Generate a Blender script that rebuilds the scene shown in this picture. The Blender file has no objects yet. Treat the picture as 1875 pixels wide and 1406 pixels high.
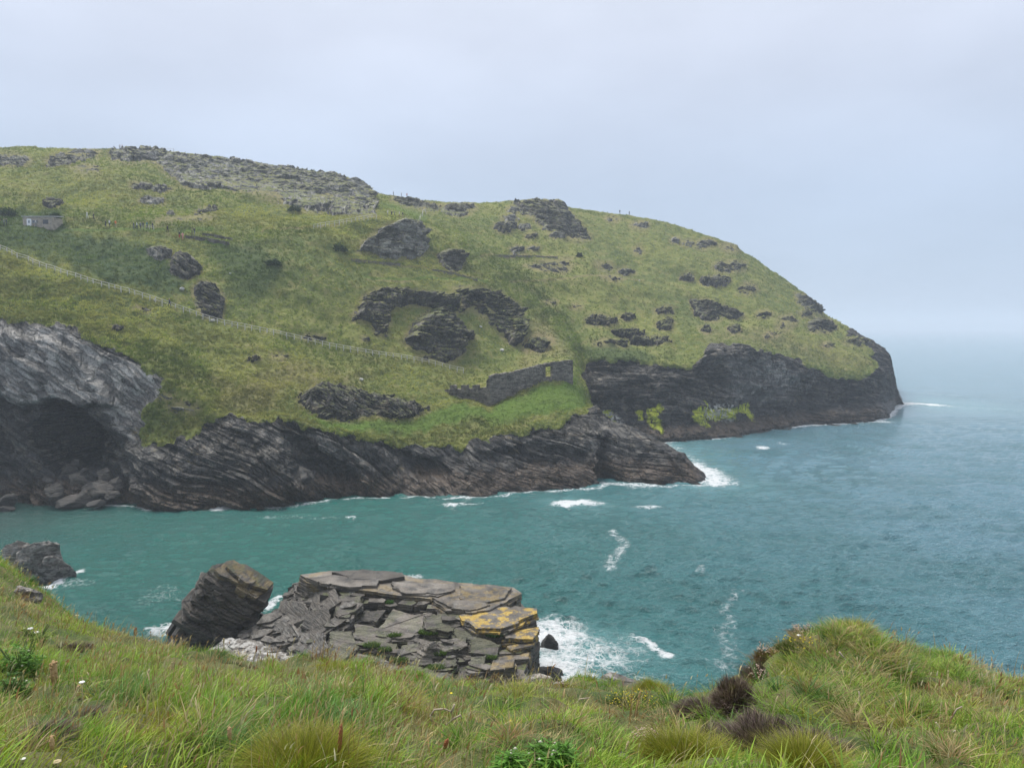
import bpy, math, random
import numpy as np
from mathutils import Vector, Matrix
random.seed(7)
R = np.random.default_rng(11)
SC = bpy.context.scene
COL = SC.collection
rad = math.radians

# ------------------------------------------------------------------ camera, sky, sun, exposure
W0, H0 = 1875.0, 1406.0
CX, CY, FPX = 937.5, 703.0, 1416.0
EYE = 30.0
PITCH = math.atan(103.0 / FPX)
cam_d = bpy.data.cameras.new("camera")
cam_d.sensor_width = 36.0
cam_d.lens = 36.0 * FPX / W0
cam_d.clip_start, cam_d.clip_end = 0.1, 40000.0
cam = bpy.data.objects.new("camera", cam_d)
COL.objects.link(cam)
cam.location = (0, 0, EYE)
cam.rotation_euler = (math.pi / 2 - PITCH, 0, 0)
SC.camera = cam

SC.view_settings.view_transform = 'Standard'
SC.view_settings.look = 'None'
SC.view_settings.exposure = 1.52
SC.view_settings.gamma = 1.0
SC.view_settings.use_curve_mapping = False
SC.render.engine = 'CYCLES'
SC.cycles.use_denoising = True
SC.cycles.max_bounces = 6
SC.cycles.diffuse_bounces = 3
SC.cycles.glossy_bounces = 2
SC.cycles.volume_bounces = 2
SC.cycles.transparent_max_bounces = 8

SUN_ELEV, SUN_AZ = 62.0, 318.0          # azimuth clockwise from +Y: high, ahead and to the left, behind thin cloud
world = bpy.data.worlds.new("World")
SC.world = world
world.use_nodes = True
nt = world.node_tree
nt.nodes.clear()
def wn(t, **k):
    n = nt.nodes.new(t)
    for a, b in k.items():
        setattr(n, a, b)
    return n
wo = wn('ShaderNodeOutputWorld')
bg = wn('ShaderNodeBackground')
bg.inputs['Strength'].default_value = 0.05
sky = wn('ShaderNodeTexSky', sky_type='NISHITA', sun_disc=False)
sky.sun_elevation = rad(SUN_ELEV)
sky.sun_rotation = rad(SUN_AZ)
geo = wn('ShaderNodeTexCoord')
sep = wn('ShaderNodeSeparateXYZ')
nt.links.new(geo.outputs['Generated'], sep.inputs[0])
mp = wn('ShaderNodeMapping')
mp.inputs['Scale'].default_value = (1.0, 1.0, 2.6)
nt.links.new(geo.outputs['Generated'], mp.inputs[0])
no = wn('ShaderNodeTexNoise')
no.inputs['Scale'].default_value = 1.9
no.inputs['Detail'].default_value = 5
no.inputs['Roughness'].default_value = 0.5
nt.links.new(mp.outputs[0], no.inputs['Vector'])
elev = wn('ShaderNodeValToRGB')          # overcast brightness by height above the horizon
er = elev.color_ramp
er.elements[0].position = 0.0
er.elements[0].color = (3.42, 4.26, 5.55, 1)
er.elements[1].position = 0.5
er.elements[1].color = (6.0, 6.28, 6.95, 1)
e = er.elements.new(0.16); e.color = (3.76, 4.45, 5.62, 1)
e = er.elements.new(0.33); e.color = (5.2, 5.62, 6.6, 1)
nt.links.new(sep.outputs['Z'], elev.inputs[0])
var = wn('ShaderNodeMapRange')
var.inputs['From Min'].default_value = 0.3
var.inputs['From Max'].default_value = 0.7
var.inputs['To Min'].default_value = 0.88
var.inputs['To Max'].default_value = 1.12
nt.links.new(no.outputs['Fac'], var.inputs['Value'])
mul = wn('ShaderNodeVectorMath', operation='SCALE')
nt.links.new(elev.outputs[0], mul.inputs[0])
nt.links.new(var.outputs[0], mul.inputs['Scale'])
mix = wn('ShaderNodeMix', data_type='RGBA')
mix.inputs['Factor'].default_value = 0.9
nt.links.new(sky.outputs[0], mix.inputs['A'])
nt.links.new(mul.outputs[0], mix.inputs['B'])
nt.links.new(mix.outputs['Result'], bg.inputs['Color'])
nt.links.new(bg.outputs[0], wo.inputs[0])

sun_d = bpy.data.lights.new("sun", 'SUN')
sun_d.energy = 1.5
sun_d.angle = rad(26)
sun_d.color = (1.0, 0.96, 0.9)
sun = bpy.data.objects.new("sun", sun_d)
COL.objects.link(sun)
sd = Vector((math.sin(rad(SUN_AZ)) * math.cos(rad(SUN_ELEV)), math.cos(rad(SUN_AZ)) * math.cos(rad(SUN_ELEV)), math.sin(rad(SUN_ELEV))))
sun.rotation_euler = sd.to_track_quat('Z', 'Y').to_euler()
sun.location = (0, -20, 80)

# ------------------------------------------------------------------ picture <-> place
CP, SP = math.cos(PITCH), math.sin(PITCH)
def ratio(y):                 # (z-EYE)/Y along the ray of image row y
    b = -(np.asarray(y, float) - CY) / FPX
    return (-SP + b * CP) / (CP + b * SP)
def xk(x, y):                 # X/Y along the ray
    b = -(np.asarray(y, float) - CY) / FPX
    return (np.asarray(x, float) - CX) / FPX / (CP + b * SP)
def row_of(r):                # image row of a ratio
    b = (r * CP + SP) / (CP - r * SP)
    return CY - b * FPX
def at(x, y, Y):
    return np.array([xk(x, y) * Y, Y, EYE + ratio(y) * Y])
def sea_at(x, y):
    Y = -EYE / ratio(y)
    return np.array([xk(x, y) * Y, Y, 0.0])
def project(P):
    d = P - np.array([0, 0, EYE])
    fw = d[..., 1] * CP - d[..., 2] * SP
    up = d[..., 1] * SP + d[..., 2] * CP
    fw = np.where(np.abs(fw) < 1e-3, 1e-3, fw)
    return CX + FPX * d[..., 0] / fw, CY - FPX * up / fw

# ------------------------------------------------------------------ noise
_T = R.random(65536).astype(np.float32)
def hsh(i, j, k=0, s=0):
    i = np.asarray(i).astype(np.int64); j = np.asarray(j).astype(np.int64); k = np.asarray(k).astype(np.int64)
    sh = np.broadcast_shapes(i.shape, j.shape, k.shape)
    h = (i * 73856093) ^ (j * 19349663) ^ (k * 83492791) ^ (s * 2654435761 + 12345)
    h = (h ^ (h >> 13)) * 1274126177
    return _T[(h ^ (h >> 16)) & 0xFFFF]
from concurrent.futures import ThreadPoolExecutor
_POOL = ThreadPoolExecutor(4)
_L = R.random(64 ** 3).astype(np.float32)
def _vn(x, y, z, s, flat):
    ox = (s * 37) % 64; oy = (s * 23) % 64; oz = (s * 51) % 64
    xi, yi = np.floor(x), np.floor(y)
    fx, fy = x - xi, y - yi
    fx *= fx * (3 - 2 * fx); fy *= fy * (3 - 2 * fy)
    xi = (xi.astype(np.int32) + ox); yi = (yi.astype(np.int32) + oy)
    x0 = (xi & 63) << 12; x1 = ((xi + 1) & 63) << 12; y0 = (yi & 63) << 6; y1 = ((yi + 1) & 63) << 6
    def plane(k):
        a = _L[x0 | y0 | k]; b = _L[x1 | y0 | k]; c = _L[x0 | y1 | k]; d = _L[x1 | y1 | k]
        a += (b - a) * fx; c += (d - c) * fx
        a += (c - a) * fy
        return a
    if flat: return plane((oz + int(math.floor(float(z)))) & 63)
    zi = np.floor(z); fz = z - zi; fz *= fz * (3 - 2 * fz); zi = zi.astype(np.int32) + oz
    a = plane(zi & 63)
    return a + (plane((zi + 1) & 63) - a) * fz
def vnoise(x, y, z, s=0):
    x = np.asarray(x, np.float32); y = np.broadcast_to(np.asarray(y, np.float32), x.shape)
    flat = np.ndim(z) == 0
    sh = x.shape; n = x.size
    x = x.ravel(); y = y.ravel()
    if not flat: z = np.broadcast_to(np.asarray(z, np.float32), sh).ravel()
    if n < 60000: return _vn(x, y, z, s, flat).reshape(sh)
    out = np.empty(n, np.float32)
    def job(i):
        q = slice(i, i + 50000); out[q] = _vn(x[q], y[q], z if flat else z[q], s, flat)
    list(_POOL.map(job, range(0, n, 50000)))
    return out.reshape(sh)
def fbm(x, y, z, o=4, s=0, g=0.5):
    t, a, n = 0, 1.0, 0
    for k in range(o):
        f = np.float32(2 ** k)
        t = t + np.float32(a) * (vnoise(x * f, y * f, z * f, s + k) - np.float32(0.5)); n += a; a *= g
    return t * np.float32(2 / n)          # about -1..1
def sstep(a, b, x):
    t = np.clip((x - a) / (b - a), 0, 1)
    return t * t * (3 - 2 * t)
def gauss1(a, sig, axis):
    r = int(sig * 3 + 1)
    k = np.exp(-0.5 * (np.arange(-r, r + 1) / sig) ** 2); k /= k.sum()
    pad = [(0, 0)] * a.ndim; pad[axis] = (r, r)
    b = np.pad(a, pad, mode='edge')
    out = np.zeros_like(a)
    n = a.shape[axis]
    for i, w in enumerate(k):
        sl = [slice(None)] * a.ndim; sl[axis] = slice(i, i + n)
        out += w * b[tuple(sl)]
    return out
def poly_sd(px, py, poly):    # signed distance to a polygon, inside positive
    poly = np.asarray(poly, float)
    d = np.full(px.shape, 1e9); ins = np.zeros(px.shape, bool)
    n = len(poly)
    for i in range(n):
        x0, y0 = poly[i]; x1, y1 = poly[(i + 1) % n]
        ex, ey = x1 - x0, y1 - y0
        t = np.clip(((px - x0) * ex + (py - y0) * ey) / (ex * ex + ey * ey + 1e-9), 0, 1)
        d = np.minimum(d, (px - x0 - t * ex) ** 2 + (py - y0 - t * ey) ** 2)
        c = (y0 > py) != (y1 > py)
        if abs(ey) > 1e-9:
            ins ^= c & (px < ex * (py - y0) / ey + x0)
    return np.where(ins, 1, -1) * np.sqrt(d)
def line_d(px, py, pts):      # distance to a polyline
    d = np.full(px.shape, 1e9)
    for (x0, y0), (x1, y1) in zip(pts[:-1], pts[1:]):
        ex, ey = x1 - x0, y1 - y0
        t = np.clip(((px - x0) * ex + (py - y0) * ey) / (ex * ex + ey * ey + 1e-9), 0, 1)
        d = np.minimum(d, (px - x0 - t * ex) ** 2 + (py - y0 - t * ey) ** 2)
    return np.sqrt(d)

# ------------------------------------------------------------------ objects
def mesh_from(name, V, counts, loops, mats=(), fmat=None, attrs=None, smooth=True):
    me = bpy.data.meshes.new(name)
    V = np.ascontiguousarray(V, dtype=np.float32)
    me.vertices.add(len(V)); me.vertices.foreach_set('co', V.ravel())
    loops = np.ascontiguousarray(loops, dtype=np.int32); counts = np.ascontiguousarray(counts, dtype=np.int32)
    me.loops.add(len(loops)); me.loops.foreach_set('vertex_index', loops)
    me.polygons.add(len(counts))
    st = np.zeros(len(counts), np.int32); st[1:] = np.cumsum(counts)[:-1]
    me.polygons.foreach_set('loop_start', st)
    if fmat is not None:
        me.polygons.foreach_set('material_index', np.ascontiguousarray(fmat, dtype=np.int32))
    me.polygons.foreach_set('use_smooth', np.full(len(counts), bool(smooth)))
    for k, a in (attrs or {}).items():
        a = np.asarray(a, np.float32)
        if a.ndim == 1:
            at_ = me.attributes.new(k, 'FLOAT', 'POINT'); at_.data.foreach_set('value', a)
        else:
            if a.shape[1] == 3:
                a = np.concatenate([a, np.ones((len(a), 1), np.float32)], 1)
            at_ = me.attributes.new(k, 'FLOAT_COLOR', 'POINT'); at_.data.foreach_set('color', np.ascontiguousarray(a).ravel())
    for m in mats:
        me.materials.append(m)
    me.update(calc_edges=True)
    return me
def link(name, me, parent=None):
    o = bpy.data.objects.new(name, me); COL.objects.link(o)
    if parent is not None:
        o.parent = parent
    return o
def tag(o, label=None, cat=None, group=None, kind=None):
    if label: o['label'] = label
    if cat: o['category'] = cat
    if group: o['group'] = group
    if kind: o['kind'] = kind
    return o
def empty(name, loc, label, cat, group=None, rz=0):
    o = bpy.data.objects.new(name, None); COL.objects.link(o)
    o.empty_display_size = 0.2
    o.location = loc; o.rotation_euler = (0, 0, rz)
    return tag(o, label, cat, group)
def grid_faces(nr, nc, keep=None):
    i = np.arange(nr * nc).reshape(nr, nc)
    q = np.stack([i[:-1, :-1], i[:-1, 1:], i[1:, 1:], i[1:, :-1]], -1).reshape(-1, 4)
    if keep is not None:
        q = q[keep.reshape(-1)]
    return q
def compact(V, q, attrs=None):
    u, inv = np.unique(q.ravel(), return_inverse=True)
    return V[u], inv.reshape(q.shape), {k: a[u] for k, a in (attrs or {}).items()}, u
class MB:                      # gathers boxes, tubes and blobs into one mesh
    def __init__(s): s.v, s.f, s.m = [], [], []
    def add(s, v, f, m=0):
        o = len(s.v); s.v += [tuple(p) for p in v]; s.f += [[i + o for i in q] for q in f]; s.m += [m] * len(f); return s
    def box(s, lo, hi, m=0, rz=0, c=(0, 0, 0)):
        x0, y0, z0 = lo; x1, y1, z1 = hi
        v = [(x0, y0, z0), (x1, y0, z0), (x1, y1, z0), (x0, y1, z0), (x0, y0, z1), (x1, y0, z1), (x1, y1, z1), (x0, y1, z1)]
        if rz:
            ca, sa = math.cos(rz), math.sin(rz)
            v = [(c[0] + ca * (x - c[0]) - sa * (y - c[1]), c[1] + sa * (x - c[0]) + ca * (y - c[1]), z) for x, y, z in v]
        return s.add(v, [(0, 3, 2, 1), (4, 5, 6, 7), (0, 1, 5, 4), (1, 2, 6, 5), (2, 3, 7, 6), (3, 0, 4, 7)], m)
    def tube(s, pts, rr, n=6, m=0, cap=True):
        pts = [Vector(p) for p in pts]
        if not hasattr(rr, '__len__'): rr = [rr] * len(pts)
        v, f = [], []
        up = Vector((0.13, 0.21, 1)).normalized()
        for i, p in enumerate(pts):
            d = (pts[min(i + 1, len(pts) - 1)] - pts[max(i - 1, 0)]).normalized()
            a = d.cross(up)
            if a.length < 1e-3: a = d.cross(Vector((1, 0, 0)))
            a.normalize(); b = d.cross(a).normalized()
            for k in range(n):
                t = 2 * math.pi * k / n
                v.append(p + (a * math.cos(t) + b * math.sin(t)) * rr[i])
        for i in range(len(pts) - 1):
            for k in range(n):
                f.append((i * n + k, (i + 1) * n + k, (i + 1) * n + (k + 1) % n, i * n + (k + 1) % n))
        if cap:
            f.append(tuple(range(n))); f.append(tuple(reversed(range((len(pts) - 1) * n, len(pts) * n))))
        return s.add(v, f, m)
    def blob(s, c, r, nu=8, nv=6, m=0, jit=0.0, rng=random):
        v, f = [(c[0], c[1], c[2] - r[2])], []
        for i in range(1, nv):
            ph = math.pi * i / nv
            for k in range(nu):
                t = 2 * math.pi * k / nu; q = 1 + rng.uniform(-jit, jit)
                v.append((c[0] + r[0] * q * math.sin(ph) * math.cos(t), c[1] + r[1] * q * math.sin(ph) * math.sin(t), c[2] - r[2] * q * math.cos(ph)))
        v.append((c[0], c[1], c[2] + r[2]))
        for k in range(nu):
            f.append((0, 1 + (k + 1) % nu, 1 + k))
            f.append((len(v) - 1, 1 + (nv - 2) * nu + k, 1 + (nv - 2) * nu + (k + 1) % nu))
            for i in range(nv - 2):
                a = 1 + i * nu
                f.append((a + k, a + (k + 1) % nu, a + nu + (k + 1) % nu, a + nu + k))
        return s.add(v, f, m)
    def mesh(s, name, mats, smooth=False, attrs=None):
        return mesh_from(name, np.array(s.v), [len(q) for q in s.f], [i for q in s.f for i in q], mats, s.m, attrs, smooth)
    def build(s, name, mats, parent=None, smooth=False, attrs=None):
        return link(name, s.mesh(name, mats if isinstance(mats, (list, tuple)) else [mats], smooth, attrs), parent)

# ------------------------------------------------------------------ materials
class NT:
    def __init__(s, name):
        s.m = bpy.data.materials.new(name); s.m.use_nodes = True
        s.t = s.m.node_tree; s.t.nodes.clear()
        s.out = s.t.nodes.new('ShaderNodeOutputMaterial')
        s.p = s.t.nodes.new('ShaderNodeBsdfPrincipled')
        s.t.links.new(s.p.outputs[0], s.out.inputs[0])
        s.pos = s.n('ShaderNodeNewGeometry').outputs['Position']
    def n(s, t, **k):
        q = s.t.nodes.new(t)
        for a, b in k.items(): setattr(q, a, b)
        return q
    def put(s, sock, v):
        if isinstance(v, bpy.types.NodeSocket): s.t.links.new(v, sock)
        elif isinstance(v, (tuple, list)) and len(v) == 3 and sock.type == 'RGBA': sock.default_value = (*v, 1)
        else: sock.default_value = v
    def set(s, name, v): s.put(s.p.inputs[name], v)
    def math(s, op, a, b=0.0, c=None):
        q = s.n('ShaderNodeMath', operation=op); s.put(q.inputs[0], a); s.put(q.inputs[1], b)
        if c is not None: s.put(q.inputs[2], c)
        return q.outputs[0]
    def mixc(s, f, a, b, bt='MIX'):
        q = s.n('ShaderNodeMix', data_type='RGBA', blend_type=bt)
        s.put(q.inputs[0], f); s.put(q.inputs[6], a); s.put(q.inputs[7], b)
        return q.outputs[2]
    def ramp(s, v, a, b, lo=0.0, hi=1.0):
        q = s.n('ShaderNodeMapRange', interpolation_type='SMOOTHSTEP'); s.put(q.inputs['Value'], v)
        s.put(q.inputs['From Min'], a); s.put(q.inputs['From Max'], b); s.put(q.inputs['To Min'], lo); s.put(q.inputs['To Max'], hi)
        return q.outputs[0]
    def attr(s, name, out='Fac'):
        return s.n('ShaderNodeAttribute', attribute_name=name).outputs[out]
    def mapv(s, v, scale=(1, 1, 1), rot=(0, 0, 0)):
        q = s.n('ShaderNodeMapping'); s.put(q.inputs['Vector'], v); q.inputs['Scale'].default_value = scale; q.inputs['Rotation'].default_value = rot
        return q.outputs[0]
    def noise(s, v, scale, detail=4, rough=0.55, dist=0.0, out='Fac'):
        q = s.n('ShaderNodeTexNoise'); s.put(q.inputs['Vector'], v); q.inputs['Scale'].default_value = scale
        q.inputs['Detail'].default_value = detail; q.inputs['Roughness'].default_value = rough; q.inputs['Distortion'].default_value = dist
        return q.outputs[out]
    def voro(s, v, scale, feature='F1', out='Distance', rnd=1.0):
        q = s.n('ShaderNodeTexVoronoi', feature=feature); s.put(q.inputs['Vector'], v); q.inputs['Scale'].default_value = scale
        q.inputs['Randomness'].default_value = rnd
        return q.outputs[out]
    def bump(s, h, dist, strength=1.0, prev=None):
        q = s.n('ShaderNodeBump'); s.put(q.inputs['Height'], h); q.inputs['Distance'].default_value = dist; s.put(q.inputs['Strength'], strength)
        if prev is not None: s.put(q.inputs['Normal'], prev)
        return q.outputs[0]
def plain(name, c, rough=0.7, var=0.15, scale=6.0, metal=0.0):
    s = NT(name)
    f = s.noise(s.pos, scale, 4)
    s.set('Base Color', s.mixc(f, tuple(x * (1 - var * 1.6) for x in c), tuple(min(1, x * (1 + var * 1.6)) for x in c)))
    s.set('Roughness', rough); s.set('Metallic', metal)
    return s.m
# ------------------------------------------------------------------ terrain materials
def grass_colour(s):
    p = s.pos
    big = s.noise(p, 0.035, 4, 0.6)
    mid = s.noise(p, 0.32, 5, 0.65)
    fine = s.noise(s.mapv(p, (1, 1, 0.6)), 2.1, 4, 0.7)
    c = s.mixc(s.ramp(big, 0.36, 0.64), (0.095, 0.140, 0.024), (0.200, 0.225, 0.045))
    c = s.mixc(s.ramp(mid, 0.46, 0.68, 0, 0.75), c, (0.25, 0.225, 0.08))
    c = s.mixc(s.ramp(mid, 0.5, 0.34, 0, 0.75), c, (0.060, 0.085, 0.020))
    c = s.mixc(s.ramp(fine, 0.36, 0.7, 0, 0.4), c, (0.26, 0.26, 0.10))
    c = s.mixc(s.ramp(fine, 0.46, 0.25, 0, 0.4), c, (0.04, 0.052, 0.018))
    lush = s.attr('lush')
    c = s.mixc(s.math('MULTIPLY', lush, s.ramp(mid, 0.3, 0.6, 0.7, 1.0)), c, (0.105, 0.175, 0.022))
    c = s.mixc(s.math('MULTIPLY', s.attr('dry'), s.ramp(fine, 0.25, 0.6, 0.35, 0.95)), c, (0.27, 0.22, 0.11))
    c = s.mixc(s.math('MULTIPLY', s.attr('fern'), s.ramp(mid, 0.3, 0.6, 0.5, 1.0)), c, (0.040, 0.075, 0.020))
    return c
def rock_colour(s, sea_wet=True):
    bed, alo = s.attr('bed'), s.attr('along')
    cv = s.n('ShaderNodeCombineXYZ'); s.put(cv.inputs[0], s.math('MULTIPLY', alo, 0.16)); s.put(cv.inputs[1], s.math('MULTIPLY', bed, 1.3))
    sp = s.n('ShaderNodeSeparateXYZ'); s.put(sp.inputs[0], s.pos); z = sp.outputs['Z']
    s1 = s.noise(cv.outputs[0], 1.0, 6, 0.62, 0.4)
    s2 = s.noise(s.pos, 0.45, 6, 0.62)
    s3 = s.noise(s.pos, 3.5, 4, 0.65)
    c = s.mixc(s.ramp(s1, 0.40, 0.63), (0.012, 0.0122, 0.013), (0.085, 0.079, 0.071))
    c = s.mixc(s.math('MULTIPLY', s.ramp(s2, 0.5, 0.66, 0, 0.9), s.ramp(s1, 0.36, 0.55)), c, (0.175, 0.140, 0.100))
    c = s.mixc(s.math('MULTIPLY', s.ramp(s3, 0.54, 0.66, 0, 0.8), s.ramp(s1, 0.38, 0.52)), c, (0.26, 0.245, 0.22))
    c = s.mixc(s.ramp(s3, 0.44, 0.3, 0, 0.6), c, (0.018, 0.018, 0.020))
    pl = s.mixc(s.ramp(s2, 0.35, 0.65), (0.21, 0.203, 0.192), (0.44, 0.42, 0.385))
    pl = s.mixc(s.ramp(s3, 0.55, 0.35, 0, 0.6), pl, (0.065, 0.064, 0.064))
    c = s.mixc(s.attr('pale'), c, pl)
    bk = s.n('ShaderNodeCombineXYZ'); s.put(bk.inputs[0], s.math('MULTIPLY', alo, 0.42)); s.put(bk.inputs[1], s.math('ADD', s.math('MULTIPLY', bed, 0.95), s.math('MULTIPLY', s2, 2.0)))
    vb = s.n('ShaderNodeRGBToBW'); s.put(vb.inputs[0], s.voro(bk.outputs[0], 1.0, 'F1', 'Color')); ve = s.voro(bk.outputs[0], 1.0, 'DISTANCE_TO_EDGE')
    kk = s.n('ShaderNodeVectorMath', operation='SCALE'); s.put(kk.inputs[0], c); s.put(kk.inputs['Scale'], s.math('ADD', s.ramp(vb.outputs[0], 0.15, 0.75, 0.28, 1.05), s.math('MULTIPLY', s.attr('pale'), 0.12))); c = kk.outputs[0]
    # yellow lichen on scattered ledges
    li = s.math('MULTIPLY', s.ramp(s.noise(s.pos, 0.21, 3, 0.6), 0.6, 0.7), s.ramp(s1, 0.5, 0.6))
    c = s.mixc(s.math('MULTIPLY', li, s.attr('lichen')), c, (0.25, 0.175, 0.035))
    if sea_wet:
        zz = s.math('ADD', z, s.math('ADD', s.math('MULTIPLY', s.math('SUBTRACT', s2, 0.5), 7.0), s.math('MULTIPLY', s.math('SUBTRACT', s1, 0.5), 3.0)))
        c = s.mixc(s.ramp(zz, 9.0, 5.0, 0, 0.55), c, (0.020, 0.021, 0.024))
        c = s.mixc(s.ramp(zz, 4.6, 2.2, 0, 0.85), c, s.mixc(s.ramp(s3, 0.35, 0.65), (0.022, 0.017, 0.013), (0.150, 0.105, 0.070)))
        c = s.mixc(s.ramp(zz, 0.9, 0.3, 0, 0.8), c, (0.016, 0.015, 0.013))
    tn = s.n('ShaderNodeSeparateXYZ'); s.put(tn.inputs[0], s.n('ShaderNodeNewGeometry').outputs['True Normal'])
    ledge_pale = s.math('MULTIPLY', s.ramp(tn.outputs['Z'], 0.50, 0.9, 0, 0.6), s.math('MULTIPLY', s.ramp(s3, 0.40, 0.55), s.ramp(s2, 0.42, 0.56)))  # patchy paler colour on faces that point up
    c = s.mixc(s.math('MULTIPLY', ledge_pale, s.ramp(z, 3.0, 7.0)), c, (0.21, 0.20, 0.175))
    mo = s.math('MULTIPLY', s.attr('moss'), s.ramp(s.noise(s.mapv(s.pos, (1, 1, 0.35)), 0.9, 5, 0.7), 0.37, 0.47))
    c = s.mixc(mo, c, s.mixc(s.ramp(s3, 0.4, 0.6), (0.33, 0.40, 0.015), (0.60, 0.62, 0.06)))
    gu = s.math('MULTIPLY', s.attr('guano'), s.ramp(s.noise(s.mapv(s.pos, (1, 1, 0.5)), 1.3, 4, 0.6), 0.47, 0.56))
    c = s.mixc(gu, c, (0.55, 0.54, 0.50))
    b1 = s.bump(s1, 0.7, 1.0, s.bump(s.ramp(ve, 0.0, 0.14), 0.7, 1.0, s.bump(vb.outputs[0], 0.9, 0.8)))
    b2 = s.bump(s2, 0.8, 0.7, b1)
    b3 = s.bump(s3, 0.14, 1.0, b2)
    return c, b3
def land_mat(name, kind):
    s = NT(name)
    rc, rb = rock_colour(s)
    gc = grass_colour(s)
    nz = s.n('ShaderNodeSeparateXYZ'); s.put(nz.inputs[0], s.n('ShaderNodeNewGeometry').outputs['True Normal'])
    if kind == 'hill':
        f = s.attr('rock')
        f = s.ramp(s.math('ADD', f, s.math('MULTIPLY', s.math('SUBTRACT', s.noise(s.pos, 0.8, 4, 0.65), 0.5), 1.7)), 0.42, 0.58)
    else:                       # crags: turf on ledges that face up
        up = s.math('ADD', nz.outputs['Z'], s.math('MULTIPLY', s.math('SUBTRACT', s.noise(s.pos, 0.6, 5, 0.7), 0.5), 1.5))
        f = s.ramp(up, 0.90, 0.66)
        f = s.math('MAXIMUM', f, s.attr('bare'))
    gb = s.bump(s.noise(s.pos, 1.6, 6, 0.7), 0.7, 1.0)
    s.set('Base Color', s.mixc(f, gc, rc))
    nm = s.n('ShaderNodeMix', data_type='VECTOR'); s.put(nm.inputs[0], f); s.put(nm.inputs[4], gb); s.put(nm.inputs[5], rb)
    s.set('Normal', nm.outputs[1])
    sp = s.n('ShaderNodeSeparateXYZ'); s.put(sp.inputs[0], s.pos)
    rw = s.ramp(sp.outputs['Z'], 2.0, 7.0, 0.42, 0.75)
    ro = s.n('ShaderNodeMix', data_type='FLOAT'); s.put(ro.inputs[0], f); ro.inputs[2].default_value = 0.95; s.put(ro.inputs[3], rw)
    s.set('Roughness', ro.outputs[0])
    s.set('Specular IOR Level', 0.3)
    return s.m
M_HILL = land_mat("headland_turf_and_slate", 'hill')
M_CRAG = land_mat("crag_slate", 'crag')

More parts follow.
